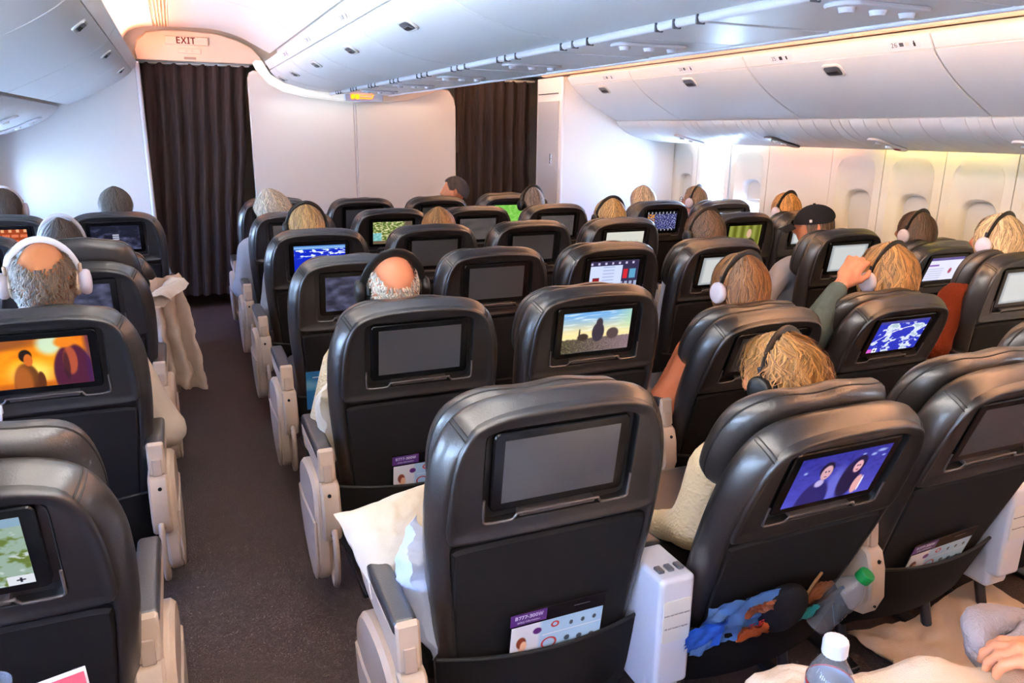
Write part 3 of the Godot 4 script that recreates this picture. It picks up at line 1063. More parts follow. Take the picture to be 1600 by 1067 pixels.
	for i in range(8, -1, -1):
		var row := PackedVector3Array()
		for q in rows[i]:
			row.append(q - Vector3(0, 0, 0.008))
		rows.append(row)
	b.loft(rows, false, false, false, 60.0)
	sm.pocket = b.mesh()
	b = MB.new()
	var hem := PackedVector3Array()
	for q in rows[0]:
		hem.append(q + Vector3(0, 0.001, -0.003))
	b.tube(hem, 0.0055, 6)
	sm.hem = b.mesh()
	# headrest in front of the arch, with wings and a welt
	var hd := half_outline([Vector2(0.0, 0.4250), Vector2(0.15, 0.4250), Vector2(0.225, 0.4280), Vector2(0.262, 0.4550), Vector2(0.272, 0.5050), Vector2(0.27, 0.5700), Vector2(0.258, 0.6300), Vector2(0.235, 0.6770), Vector2(0.195, 0.7070), Vector2(0.14, 0.7220), Vector2(0.07, 0.7280), Vector2(0.0, 0.7295)], 3)
	rows = []
	for s in [[0.09, -0.146], [0.035, -0.147], [0.012, -0.153], [0.001, -0.168], [0.002, -0.178], [0.0, -0.188], [0.004, -0.206], [0.018, -0.224], [0.04, -0.232], [0.09, -0.228]]:
		var r := PackedVector3Array()
		for q in inset(hd, s[0]):
			var w: float = pow(absf(q.x) / 0.27, 3.0) * 0.045
			r.append(Vector3(q.x, q.y - 0.02 + 0.004 * sin(q.x * 31.0) * smoothstep(0.62, 0.72, q.y), s[1] + 0.048 - (w if s[1] < -0.15 else w * 0.6)))
		rows.append(r)
	b = MB.new()
	b.loft(rows, true, true, true, 70.0)
	sm.headrest = b.mesh()
	b = MB.new()
	var welt := PackedVector3Array()
	for q in rows[4]:
		welt.append(q + Vector3(0, 0.0, 0))
	welt.append(welt[0])
	b.tube(welt, 0.003, 5)
	sm.welt = b.mesh()
	# cushion, base, legs (own upright frame, from the floor)
	b = MB.new()
	b.rbox(Vector3(0, 0.435, -0.42), Vector3(0.54, 0.13, 0.52), 0.05, 5)
	sm.cushion = b.mesh()
	b = MB.new()
	b.rbox(Vector3(0, 0.345, -0.34), Vector3(0.55, 0.06, 0.46), 0.01)
	b.rbox(Vector3(0, 0.29, -0.02), Vector3(0.5, 0.24, 0.03), 0.01)
	sm.base = b.mesh()
	b = MB.new()
	b.rbox(Vector3(0, 0.25, -0.7), Vector3(0.5, 0.34, 0.06), 0.025, 3, Basis(Vector3.RIGHT, -0.25))
	sm.legrest = b.mesh()
	b = MB.new()
	b.tube(PackedVector3Array([Vector3(0, 0.34, -0.12), Vector3(0, 0.012, -0.02)]), 0.018, 8)
	b.tube(PackedVector3Array([Vector3(0, 0.33, -0.5), Vector3(0, 0.012, -0.56)]), 0.018, 8)
	b.rbox(Vector3(0, 0.012, -0.29), Vector3(0.05, 0.02, 0.64), 0.006)
	sm.leg = b.mesh()
	# aisle armrest, as a left one: x to the outside is negative
	var side := Transform3D(Basis(Vector3(0, 0, 1), Vector3.UP, Vector3(-1, 0, 0)), Vector3.ZERO)     # polygon x -> z, y -> h, depth -> -x
	b = MB.new()
	b.rbox(Vector3(0, 0.64, -0.1), Vector3(0.058, 0.042, 0.37), 0.014, 4)
	sm.pad = b.mesh()
	b = MB.new()
	b.prism(PackedVector2Array([Vector2(-0.275, 0.624), Vector2(-0.27, 0.585), Vector2(-0.2, 0.565), Vector2(-0.05, 0.56), Vector2(0.05, 0.54), Vector2(0.09, 0.53), Vector2(0.115, 0.555), Vector2(0.1, 0.655), Vector2(0.088, 0.664), Vector2(0.082, 0.624)]), -0.028, 0.028, side, 0.006)
	sm.arm = b.mesh()
	b = MB.new()
	b.rbox(Vector3(0, 0.578, 0.112), Vector3(0.03, 0.06, 0.012), 0.003, 2, Basis(Vector3.RIGHT, -0.15))
	sm.latch = b.mesh()
	b = MB.new()
	b.prism(PackedVector2Array([Vector2(0.02, 0.545), Vector2(0.0, 0.45), Vector2(0.02, 0.38), Vector2(0.09, 0.325), Vector2(0.14, 0.34), Vector2(0.162, 0.4), Vector2(0.15, 0.49), Vector2(0.132, 0.538), Vector2(0.115, 0.548)]), -0.034, 0.03, side, 0.007)
	sm.pillar = b.mesh()
	b = MB.new()
	for h in [[0.51, 0.1425], [0.365, 0.152]]:
		b.tube(PackedVector3Array([Vector3(-0.003, h[0], h[1] - 0.01), Vector3(-0.003, h[0] - 0.0, h[1] + 0.0025)]), [0.0065, 0.004][0 if h[0] > 0.5 else 1], 10)
	sm.hole = b.mesh()
	b = MB.new()
	var shl := smooth2([Vector2(0.125, 0.48), Vector2(0.1, 0.535), Vector2(0.02, 0.558), Vector2(-0.09, 0.553), Vector2(-0.18, 0.525), Vector2(-0.235, 0.465), Vector2(-0.245, 0.39), Vector2(-0.22, 0.31), Vector2(-0.16, 0.235), Vector2(-0.07, 0.18), Vector2(0.02, 0.155), Vector2(0.085, 0.165), Vector2(0.12, 0.215), Vector2(0.13, 0.3), Vector2(0.13, 0.42), Vector2(0.125, 0.48)], 3)
	shl.remove_at(shl.size() - 1)
	b.prism(shl, 0.0, 0.052, side, 0.012)
	sm.sideshell = b.mesh()
	b = MB.new()
	b.prism(PackedVector2Array([Vector2(-0.238, 0.4), Vector2(-0.15, 0.385), Vector2(-0.05, 0.395), Vector2(0.126, 0.41), Vector2(0.13, 0.3), Vector2(0.12, 0.215), Vector2(0.085, 0.165), Vector2(0.02, 0.155), Vector2(-0.07, 0.18), Vector2(-0.16, 0.235), Vector2(-0.218, 0.31)]), 0.046, 0.058, side, 0.005)
	sm.sideplate = b.mesh()
	b = MB.new()
	b.tube(smooth3([Vector3(0.005, 0.4, 0.13), Vector3(0.005, 0.36, 0.17), Vector3(0.005, 0.28, 0.185), Vector3(0.005, 0.2, 0.17), Vector3(0.005, 0.16, 0.135), Vector3(0.005, 0.18, 0.1), Vector3(0.005, 0.24, 0.08), Vector3(0.005, 0.29, 0.075)], 4), 0.011, 8)
	sm.loop = b.mesh()
	# console between two seats
	b = MB.new()
	b.rbox(Vector3(0, 0.45, -0.02), Vector3(0.108, 0.33, 0.28), 0.014, 4)
	b.rbox(Vector3(0, 0.31, -0.03), Vector3(0.108, 0.16, 0.24), 0.02, 3)
	sm.console = b.mesh()
	b = MB.new()
	b.rbox(Vector3(0, 0.6, -0.21), Vector3(0.112, 0.05, 0.34), 0.014, 4)
	sm.console_pad = b.mesh()
	b = MB.new()
	b.prism(MB.rrect(0.086, 0.125, 0.006, 3), -0.001, 0.0025, Transform3D(Basis(), Vector3(0, 0.49, 0.12)), 0.001)
	sm.placard = b.mesh()
	b = MB.new()
	b.rbox(Vector3(0, 0.617, 0.072), Vector3(0.018, 0.01, 0.03), 0.003, 2)
	sm.button = b.mesh()

func tilted(a: float) -> Transform3D:
	return Transform3D(Basis(Vector3.RIGHT, deg_to_rad(a)), Vector3(0, 0.42, 0))

func aisle_arm(t: Node3D, x: float, sx: float, shell := true, z := 0.0) -> void:      # SX -1: the outside is on the left
	var xf := Transform3D(Basis.from_scale(Vector3(-sx, 1, 1)), Vector3(x, 0, z))
	var a := part("armrest", sm.arm, mat.cream, t, xf)
	for p in [["pad", sm.pad, mat.head_leather], ["latch", sm.latch, mat.cream_edge], ["pillar", sm.pillar, mat.cream], ["fixing_hole", sm.hole, mat.hole], ["side_shell", sm.sideshell, mat.cream], ["side_plate", sm.sideplate, mat.cream], ["loop", sm.loop, mat.cream_edge]]:
		if shell or p[0] in ["pad", "latch", "pillar", "fixing_hole"]:
			part(p[0], p[1], p[2], a)

func console(x: float, row: int, label: String, words: bool) -> void:
	var c := thing("seat_console", label, "seat console", Vector3(x, 0, RZ - PITCH * (row - 1)))
	part("body", sm.console, mat.white_plastic, c)
	part("pad", sm.console_pad, mat.head_leather, c)
	part("placard", sm.placard, mat.side, c)
	for k in 3:
		part("control_button", sm.button, mat.latch, c, Transform3D(Basis(), Vector3(-0.03 + k * 0.03, 0, 0)))
	if words:
		var k := 0
		for s in ["fasten seat belt while seated", "life vest located in leg rest"]:
			part("lettering", text(s, 0.0062, 0.0003), mat.ink, c, Transform3D(Basis(), Vector3(0, 0.51 - 0.04 * k, 0.1227)))
			k += 1

const COL := {"K": -1.09, "L": -0.47, "A": 0.72, "B": 1.425, "C": 2.1, "D": 2.79, "E": 3.8, "F": 4.46}

func seat(col: String, row: int, tilt: float, screen: Material, label: String, lift := 0.0, slide := 0.0) -> Node3D:
	var t := thing("airline_seat", label, "airline seat", Vector3(COL[col] + slide, 0, RZ - PITCH * (row - 1) - (0.0 if not col in ["K", "L"] else (0.13 if row == 1 else 0.27))), 0.0, "black leather cabin seats")
	var x := tilted(tilt)
	if tilt > 18.0:      # a reclined back also slides back and down
		x.origin += Vector3(0, -0.03 if tilt < 19.0 else -0.055 - 0.008 * (tilt - 20.0), 0.06)
	part("backrest", sm.backrest, mat.leather, t, x)
	for sx in [-1, 1]:
		part("seam", sm["seam%d" % sx], mat.seam, t, x)
	var p := part("back_panel", sm.panel, mat.shell, t, x)
	part("screen_well", sm.well, mat.recess, p)
	part("tray_ledge_and_highlight", sm.ledge_and_highlight, mat.ledge_and_highlight, p)
	var s := part("screen", sm.bezel, mat.bezel, t, x)
	part("display", sm.display, screen, s)
	part("back_cover", sm.lower, mat.backcloth, t, x)
	var k := part("seat_pocket", sm.pocket, mat.pocket, t, x)
	part("hem", sm.hem, mat.seam, k)
	var h := part("headrest", sm.headrest, mat.head_leather, t, x * Transform3D(Basis(), Vector3(0, lift, 0)))
	part("welt", sm.welt, mat.seam, h)
	part("seat_cushion", sm.cushion, mat.leather, t)
	part("seat_base", sm.base, mat.pocket, t)
	part("leg_rest", sm.legrest, mat.leather, t)
	for sx in [-0.2, 0.2]:
		part("leg", sm.leg, mat.dark_metal, t, Transform3D(Basis(), Vector3(sx, 0, 0)))
	match col:
		"A":
			aisle_arm(t, 0.372 - COL.A - slide, -1.0)
		"B":
			aisle_arm(t, 0.335, 1.0, false)
		"D":
			aisle_arm(t, 0.335, 1.0)
		"L":
			aisle_arm(t, 0.305, 1.0, true, -0.12 if row == 1 else 0.0)
		"E":
			aisle_arm(t, -0.335, -1.0)
	return t

# ---------------------------------------------------------------- pictures on the lit screens
func paint(w: int, h: int, f: Callable) -> ImageTexture:
	var im := Image.create(w, h, false, Image.FORMAT_RGB8)
	for y in h:
		for x in w:
			im.set_pixel(x, y, f.call((x + 0.5) / w, (y + 0.5) / h))
	return ImageTexture.create_from_image(im)

func lit(t: Texture2D, energy := 0.9) -> StandardMaterial3D:
	var m := std(Color(0.05, 0.05, 0.05), 0.25, 0.5)
	m.emission_enabled = true
	m.emission = Color.BLACK
	m.emission_texture = t
	m.emission_energy_multiplier = energy * 0.55
	return m

func blob(u: float, v: float, x: float, y: float, rx: float, ry: float, soft := 0.15) -> float:
	var d := Vector2((u - x) / rx, (v - y) / ry).length()
	return 1.0 - smoothstep(1.0 - soft, 1.0 + soft, d)

func screens() -> Dictionary:
	var d := {}
	var f := FastNoiseLite.new()
	f.seed = 8
	f.frequency = 1.0
	var nz := func(u: float, v: float, s: float) -> float: return f.get_noise_2d(u * s, v * s)
	d.off = mat.screen_off
	d.couple = lit(paint(200, 114, func(u, v):
		var c := Color(0.2, 0.2, 0.62).lerp(Color(0.33, 0.33, 0.8), clampf(v * 0.9 + 0.25 * nz.call(u, v, 5.0), 0, 1))
		c = c.lerp(Color(0.12, 0.12, 0.45), clampf(1.2 * nz.call(u + 3, v, 9.0) * (1.0 - v), 0, 1))
		c = c.lerp(Color(0.5, 0.52, 0.9), blob(u, v, 0.5, 0.72, 0.09, 0.4, 0.5) * 0.6)
		for q in [[0.9, 0.1, 0.05, 0.03], [0.82, 0.16, 0.03, 0.03], [0.1, 0.3, 0.02, 0.025], [0.7, 0.12, 0.02, 0.02], [0.95, 0.22, 0.02, 0.02]]:
			c = c.lerp(Color(0.75, 0.85, 1.0), blob(u, v, q[0], q[1], q[2], q[3], 0.7) * 0.8)
		c = c.lerp(Color(0.16, 0.14, 0.42), maxf(blob(u, v, 0.31, 1.0, 0.17, 0.48, 0.1), 0))
		c = c.lerp(Color(0.75, 0.7, 0.9), blob(u, v, 0.315, 0.58, 0.05, 0.08, 0.3))
		c = c.lerp(Color(0.1, 0.07, 0.2), blob(u, v, 0.335, 0.3, 0.075, 0.15))
		c = c.lerp(Color(0.85, 0.66, 0.7), blob(u, v, 0.345, 0.37, 0.06, 0.15))
		c = c.lerp(Color(0.12, 0.08, 0.25), maxf(blob(u, v, 0.66, 0.6, 0.11, 0.42), blob(u, v, 0.7, 0.32, 0.08, 0.18)))
		c = c.lerp(Color(0.9, 0.68, 0.72), blob(u, v, 0.7, 0.37, 0.05, 0.13))
		c = c.lerp(Color(0.9, 0.66, 0.66), blob(u, v, 0.79, 0.78, 0.05, 0.2))
		c = c.lerp(Color(0.92, 0.9, 0.98), blob(u, v, 0.835, 0.78, 0.012, 0.17))
		for q in [[0.33, 0.35], [0.365, 0.35], [0.69, 0.35], [0.715, 0.35]]:
			c = c.lerp(Color(0.15, 0.1, 0.2), blob(u, v, q[0], q[1], 0.009, 0.015, 0.4))
		c = c.lerp(Color(0.5, 0.2, 0.25), maxf(blob(u, v, 0.35, 0.455, 0.016, 0.01, 0.4), blob(u, v, 0.703, 0.44, 0.014, 0.014, 0.4)))
		return c), 0.85)
	d.desert = lit(paint(200, 114, func(u, v):
		var c := Color(1.0, 0.62, 0.05).lerp(Color(0.8, 0.35, 0.02), clampf(absf(v - 0.5) * 1.4 + 0.4 * nz.call(u, v, 3.0), 0, 1))
		c = c.lerp(Color(0.45, 0.25, 0.15), blob(u, v, 0.1, 0.05, 0.4, 0.14, 0.4) * 0.7)
		c = c.lerp(Color(1.0, 0.9, 0.45), blob(u, v, 0.42, 0.72, 0.2, 0.25, 0.6) * 0.8)
		c = c.lerp(Color(0.75, 0.95, 0.9), blob(u, v, 0.62, 0.12, 0.12, 0.22, 0.4) * 0.8)
		c = c.lerp(Color(0.75, 0.38, 0.06), clampf((v - 0.86) * 12.0, 0, 1))
		c = c.lerp(Color(0.35, 0.17, 0.05), maxf(blob(u, v, 0.37, 0.98, 0.13, 0.5, 0.1) * 0.9, blob(u, v, 0.5, 0.88, 0.04, 0.2)))
		c = c.lerp(Color(0.75, 0.4, 0.15), blob(u, v, 0.33, 0.88, 0.09, 0.35, 0.3) * 0.7)
		c = c.lerp(Color(0.12, 0.06, 0.02), blob(u, v, 0.385, 0.33, 0.06, 0.13))
		c = c.lerp(Color(0.8, 0.4, 0.12), blob(u, v, 0.405, 0.42, 0.042, 0.13))
		c = c.lerp(Color(0.3, 0.1, 0.2), blob(u, v, 0.82, 0.75, 0.19, 0.6, 0.08))
		c = c.lerp(Color(0.75, 0.35, 0.2), blob(u, v, 0.8, 0.5, 0.07, 0.3) * 0.8)
		c = c.lerp(Color(0.2, 0.08, 0.12), blob(u, v, 0.76, 0.6, 0.03, 0.3, 0.3) * 0.8)
		c = c.lerp(Color(0.9, 0.5, 0.1), blob(u, v, 0.77, 0.1, 0.1, 0.12, 0.3))
		c = c.lerp(Color(0.22, 0.1, 0.35), clampf((u - 0.93) * 18, 0, 1) * 0.7)
		return c), 1.0)
	d.rocks = lit(paint(200, 114, func(u, v):
		var c := Color(0.42, 0.65, 0.88).lerp(Color(0.98, 0.88, 0.62), smoothstep(0.0, 0.6, v))
		c = c.lerp(Color(0.95, 0.97, 0.98), clampf(1.6 * nz.call(u * 0.6, v * 3.0, 4.0), 0, 1) * (1.0 - v))
		c = c.lerp(Color(0.7, 0.85, 0.66), clampf((u - 0.72) * 3.0, 0, 1) * (1.0 - smoothstep(0.3, 0.7, v)) * 0.8)
		var g := Color(0.42, 0.4, 0.28).lerp(Color(0.2, 0.17, 0.14), clampf(0.5 + 1.3 * nz.call(u, v, 22.0), 0, 1)).lerp(Color(0.62, 0.5, 0.58), u * 0.7)
		c = c.lerp(g, smoothstep(0.63, 0.67, v + 0.02 * nz.call(u, 0.0, 20.0)))
		c = c.lerp(Color(0.23, 0.2, 0.24), maxf(blob(u, v, 0.52, 0.52, 0.09, 0.24, 0.1), blob(u, v, 0.53, 0.3, 0.05, 0.13, 0.2)))
		c = c.lerp(Color(0.32, 0.26, 0.26), blob(u, v, 0.74, 0.58, 0.09, 0.14, 0.15))
		c = c.lerp(Color(0.25, 0.2, 0.17), maxf(blob(u, v, 0.3, 0.62, 0.08, 0.09, 0.2), blob(u, v, 0.245, 0.52, 0.012, 0.12, 0.2)))
		return c), 0.95)
	d.map = lit(paint(200, 114, func(u, v):
		var n: float = nz.call(u + 1.0, v, 2.4) + 0.35 * nz.call(u, v + 4, 8.0)
		var c := Color(0.16, 0.2, 0.72).lerp(Color(0.85, 0.88, 0.95), smoothstep(0.02, 0.16, n))
		c = c.lerp(Color(0.62, 0.72, 0.75), smoothstep(0.25, 0.5, n) * 0.8)
		if v < 0.08:
			c = Color(0.25, 0.25, 0.55)
		if absf(v - (0.68 - 0.45 * sin(u * 2.2))) < 0.012 and u < 0.75:
			c = Color(0.95, 0.95, 1.0)
		if u < 0.09 and v > 0.88:
			c = Color(0.8, 0.35, 0.75)
		elif u < 0.19 and u > 0.1 and v > 0.86:
			c = Color(0.95, 0.96, 1.0)
			if blob(u, v, 0.145, 0.93, 0.012, 0.04) + blob(u, v, 0.145, 0.93, 0.03, 0.012) > 0.5:
				c = Color(0.1, 0.1, 0.2)
		return c), 0.95)
	d.bluemap = lit(paint(160, 90, func(u, v):
		var n: float = nz.call(u + 7.0, v * 2.0, 4.5)
		var c := Color(0.05, 0.15, 0.75).lerp(Color(0.9, 0.94, 1.0), smoothstep(0.12, 0.2, n) * (1.0 - smoothstep(0.35, 0.5, v)))
		if v < 0.13:
			c = Color(0.35, 0.55, 0.8) if absf(v - 0.07) > 0.02 else Color(0.6, 0.75, 0.92)
		return c), 0.95)
	d.greenmap = lit(paint(160, 114, func(u, v):
		var n: float = nz.call(u + 2.0, v, 4.0) + 0.5 * nz.call(u, v, 12.0)
		var c := Color(0.62, 0.72, 0.66).lerp(Color(0.42, 0.5, 0.22), smoothstep(-0.1, 0.3, n)).lerp(Color(0.8, 0.85, 0.85), smoothstep(0.25, 0.5, nz.call(u, v + 9.0, 6.0)))
		if v < 0.12:
			c = Color(0.55, 0.68, 0.78)
		if u > 0.85 and v > 0.86:
			c = Color(0.92, 0.93, 0.97)
			if blob(u, v, 0.925, 0.93, 0.008, 0.04) + blob(u, v, 0.925, 0.93, 0.03, 0.01) > 0.5:
				c = Color(0.1, 0.1, 0.15)
		return c), 0.75)
	d.garden = lit(paint(120, 70, func(u, v):
		var c := Color(0.35, 0.45, 0.15).lerp(Color(0.95, 0.92, 0.7), clampf(0.5 + 1.5 * nz.call(u, v, 9.0), 0, 1)).lerp(Color(0.1, 0.2, 0.1), clampf(1.4 * nz.call(u + 5, v, 13.0), 0, 1))
		if u < 0.22 and v > 0.5:
			c = c.lerp(Color(0.5, 0.85, 0.95), 0.7)
		if v > 0.85:
			c = Color(0.45, 0.38, 0.3)
		return c.lerp(Color(0.4, 0.33, 0.28), smoothstep(0.75, 0.85, u))), 0.8)
	d.menu = lit(paint(160, 90, func(u, v):
		var c := Color(0.78, 0.82, 0.95)
		if v < 0.16:
			c = Color(0.2, 0.18, 0.3) if fmod(u * 14.0, 2.0) > 0.6 or v > 0.12 or v < 0.04 else Color(0.75, 0.72, 0.85)
		elif u > 0.66:
			c = Color(0.2, 0.18, 0.3)
			if v > 0.3 and v < 0.62:
				c = Color(0.8, 0.15, 0.2) if u < 0.78 and u > 0.69 else (Color(0.35, 0.6, 0.75) if u > 0.82 and u < 0.95 else c)
			if v > 0.72 and fmod(u * 20.0, 2.0) > 0.8:
				c = Color(0.6, 0.65, 0.75)
		elif u < 0.2 and v > 0.55 and u > 0.06:
			c = Color(0.5, 0.1, 0.12) if fmod(v * 12.0, 2.0) > 0.8 else Color(0.12, 0.1, 0.15)
		elif u > 0.26 and u < 0.5 and fmod(v * 18.0, 2.0) > 1.4:
			c = Color(0.62, 0.66, 0.8)
		return c), 0.95)
	d.white = lit(paint(64, 36, func(u, v): return Color(0.66, 0.68, 0.7).lerp(Color(0.86, 0.87, 0.87), smoothstep(0.02, 0.1, minf(minf(u, 1.0 - u), minf(v, 1.0 - v))))), 0.72)
	d.drapes = lit(paint(96, 54, func(u, v): return Color(0.86, 0.86, 0.82).lerp(Color(0.72, 0.66, 0.52), clampf(0.5 + 0.5 * sin(u * 40.0) + nz.call(u, v, 5.0), 0, 1) * smoothstep(0.3, 0.5, v) * 0.6)), 0.8)
	d.sports = lit(paint(120, 70, func(u, v):
		var c := Color(0.2, 0.22, 0.5).lerp(Color(0.85, 0.85, 0.95), clampf(2.6 * nz.call(u, v, 17.0), 0, 1)).lerp(Color(0.05, 0.05, 0.12), clampf(2.4 * nz.call(u + 9.0, v, 13.0), 0, 1))
		if u < 0.25:
			c = c.lerp(Color(0.98, 0.6, 0.1), clampf(0.4 + 2.0 * nz.call(u, v + 5.0, 10.0), 0, 1))
		if v < 0.12 or v > 0.92:
			c = Color(0.08, 0.08, 0.1) if fmod(u * 16.0, 2.0) > 0.5 else Color(0.7, 0.7, 0.75)
		return c), 0.85)
	d.speaker = lit(paint(120, 70, func(u, v):
		var c := Color(0.4, 0.42, 0.12).lerp(Color(0.62, 0.64, 0.3), 0.5 + 0.5 * sin(u * 26.0))
		c = c.lerp(Color(0.12, 0.14, 0.16), maxf(blob(u, v, 0.7, 1.0, 0.2, 0.4, 0.1), 0.0))
		c = c.lerp(Color(0.8, 0.85, 0.85), blob(u, v, 0.66, 0.78, 0.04, 0.14))
		c = c.lerp(Color(0.88, 0.72, 0.6), blob(u, v, 0.64, 0.38, 0.075, 0.22))
		return c), 0.75)
	d.green = lit(paint(64, 36, func(u, v): return Color(0.42, 0.72, 0.25).lerp(Color(0.65, 0.85, 0.45), clampf(nz.call(u, v, 6.0) + 0.3, 0, 1))), 0.9)
	d.page = lit(paint(120, 70, func(u, v):
		var c := Color(0.86, 0.86, 0.94)
		if v < 0.12:
			c = Color(0.35, 0.3, 0.55)
		elif v > 0.28 and v < 0.36 and u < 0.3:
			c = Color(0.5, 0.32, 0.68)
		elif u < 0.5 and v > 0.45 and fmod(v * 20.0, 2.0) > 1.2:
			c = Color(0.72, 0.74, 0.86)
		return c.lerp(Color(0.65, 0.3, 0.4), blob(u, v, 0.72, 0.6, 0.05, 0.12))), 0.95)
	d.orange = lit(paint(120, 70, func(u, v):
		var c := Color(0.62, 0.25, 0.08)
		if v > 0.2 and v < 0.9 and u > 0.35:
			if fmod(u * 6.0, 1.0) > 0.2 and fmod(v * 3.2, 1.0) > 0.35:
				c = Color(0.85, 0.35, 0.2).lerp(Color(0.95, 0.8, 0.6), clampf(nz.call(u, v, 30.0) + 0.2, 0, 1))
		elif v > 0.25 and u < 0.3:
			c = Color(0.85, 0.88, 0.95)
		elif v < 0.12 and fmod(u * 14.0, 2.0) > 1.2:
			c = Color(0.95, 0.7, 0.5)
		return c), 0.85)
	d.credits = lit(paint(120, 70, func(u, v):
		var c := Color(0.1, 0.1, 0.17).lerp(Color(0.5, 0.52, 0.68), clampf(0.9 * nz.call(u, v, 3.0) + v * 0.7 - 0.2, 0, 1))
		if absf(u - 0.5) < 0.07 and fmod(v * 12.0, 1.0) > 0.35 and v > 0.33 and v < 0.6:
			c = Color(0.75, 0.77, 0.85)
		return c), 0.8)
	d.cloudy = lit(paint(96, 54, func(u, v): return Color(0.16, 0.16, 0.24).lerp(Color(0.42, 0.43, 0.56), clampf(0.5 + 0.9 * nz.call(u, v, 3.5), 0, 1))), 0.6)
	d.grey = lit(paint(64, 36, func(u, v): return Color(0.46, 0.42, 0.41).lerp(Color(0.36, 0.34, 0.35), clampf(nz.call(u, v, 2.0) + 0.5, 0, 1))), 0.5)
	return d

func seats() -> void:
	seat_meshes()
	var s := screens()
	# middle block, columns A to D, row 1 nearest
	seat("A", 1, TILT, s.off, "nearest middle aisle seat, black, blank grey screen, purple card in its pocket", 0.0, 0.035)
	seat("B", 1, 20.0, s.couple, "reclined black seat showing a blue film with a man and a woman", 0.035, 0.02)
	seat("C", 1, 18.5, s.off, "black seat cut by the right edge, blank screen and slanted safety card in its pocket", 0.02)
	seat("D", 1, TILT, s.off, "black seat beside the one cut by the right edge")
	seat("A", 2, TILT, s.off, "second middle aisle seat, black, blank screen, card and teal wrapper in pocket")
	seat("B", 2, TILT, s.rocks, "upright black seat showing dark rocks under a sunset sky")
	seat("C", 2, 22.0, s.off, "reclined black seat with a blank screen half hidden by the tousled fair child's head")
	seat("D", 2, 22.0, s.map, "reclined black seat showing a moving map of coast and blue sea", 0.0, 0.05)
	seat("A", 3, TILT, s.cloudy, "third aisle seat of the middle block, dim grey screen, blue card in its pocket")
	seat("B", 3, TILT, s.off, "black seat with a blank dark screen right of the old man's bald head")
	seat("C", 3, 10.0, s.menu, "black seat showing a white programme menu with small posters")
	seat("D", 3, 14.0, s.white, "black seat with a plain pale screen behind the brown bobbed hair with white earcups")
	seat("A", 4, TILT, s.bluemap, "fourth aisle seat of the middle block showing a blue and white map")
	seat("B", 4, TILT, s.off, "black seat in the fourth middle row with a dark screen, blond hair above it")
	seat("C", 4, TILT, s.off, "black seat with a black screen in the centre of the fourth middle row")
	seat("D", 4, 10.0, s.drapes, "black seat with a pale screen of drapes, blond hair above it")
	seat("A", 5, TILT, s.grey, "fifth aisle seat of the middle block, grey screen mostly hidden by the seat behind")
	seat("B", 5, TILT, s.garden, "black seat showing a sunny garden picture in the fifth middle row")
	seat("C", 5, TILT, s.grey, "black seat with a brown grey screen behind which blond hair shows")
	seat("D", 5, TILT, s.grey, "black seat with a grey screen under the cropped head with black headphones")
	seat("A", 6, TILT, s.off, "farthest aisle seat of the middle block, grey haired head leaning before it", 0.02)
	seat("B", 6, 12.0, s.off, "farthest row black seat before the seam of the centre partition")
	seat("C", 6, 12.0, s.off, "farthest row black seat just left of the dark haired man looking left")
	seat("D", 6, 11.0, s.green, "farthest row black seat with a bright green strip of screen and folded headrest", 0.02)
	console(1.085, 1, "white console with a printed placard between the two nearest middle seats", true)
	console(1.085, 2, "white console between the second row aisle seat and the rocks film seat", true)
	console(1.085, 3, "white console of the third middle row, mostly hidden", false)
	console(2.45, 1, "white console right of the seat at the right edge", true)
	console(2.45, 2, "white console left of the moving map seat", false)
	# left block
	seat("L", 1, 16.0, s.greenmap, "black seat at the lower left corner showing a green map", 0.05)
	seat("K", 1, TILT, s.off, "black window seat beyond the lower left corner")
	seat("L", 2, 7.0, s.desert, "black seat on the left showing a yellow desert film")
	seat("K", 2, TILT, s.off, "black window seat left of the desert film seat")
	seat("L", 3, 12.0, s.cloudy, "black seat with a dim screen just behind the bald man's white headphones", 0.1)
	seat("K", 3, TILT, s.off, "black window seat at the left edge before the orange menu seat")
	seat("L", 4, 22.0, s.off, "reclined black seat, a dark arc left of the beige jacket")
	seat("K", 4, TILT, s.off, "black window seat hidden behind others at the left edge")
	seat("L", 5, 6.0, s.credits, "farthest black seat of the left block, dark screen with white lines of text", 0.0, 0.04)
	seat("K", 5, 7.0, s.orange, "black window seat at the left edge showing an orange menu")
	# right block
	seat("E", 2, TILT, s.white, "black seat cut by the right edge, pale screen, winged headrest and fair hair above", 0.02, 0.12)
	seat("F", 2, TILT, s.off, "black window seat beyond the right edge")
	seat("E", 3, TILT, s.white, "black seat with a plain pale pink screen beside the man in the black cap")
	seat("F", 3, 20.0, s.page, "reclined black window seat showing a white and purple page")
	seat("E", 4, TILT, s.speaker, "black seat showing a bald man in a suit before a green curtain", 0.0, 0.04)
	seat("F", 4, TILT, s.white, "black window seat half hidden by the black baseball cap")
	seat("E", 5, TILT, s.sports, "farthest black seat on the right, lively picture of a crowd on its screen")
	seat("F", 5, 12.0, s.off, "farthest black window seat behind the woman with glasses")

# ---------------------------------------------------------------- people
var body_cache := {}

func add_mb(b: MB, o: MB, xf: Transform3D) -> void:
	var base := b.v.size()
	for i in o.v.size():
		b.v.append(xf * o.v[i])
		b.n.append((xf.basis * o.n[i]).normalized())
		b.uv.append(o.uv[i])
		b.col.append(o.col[i])
	if xf.basis.determinant() > 0:
		for i in o.idx:
			b.idx.append(base + i)
	else:
		for i in o.idx.size() / 3:
			b.idx.append_array([base + o.idx[i * 3], base + o.idx[i * 3 + 2], base + o.idx[i * 3 + 1]])

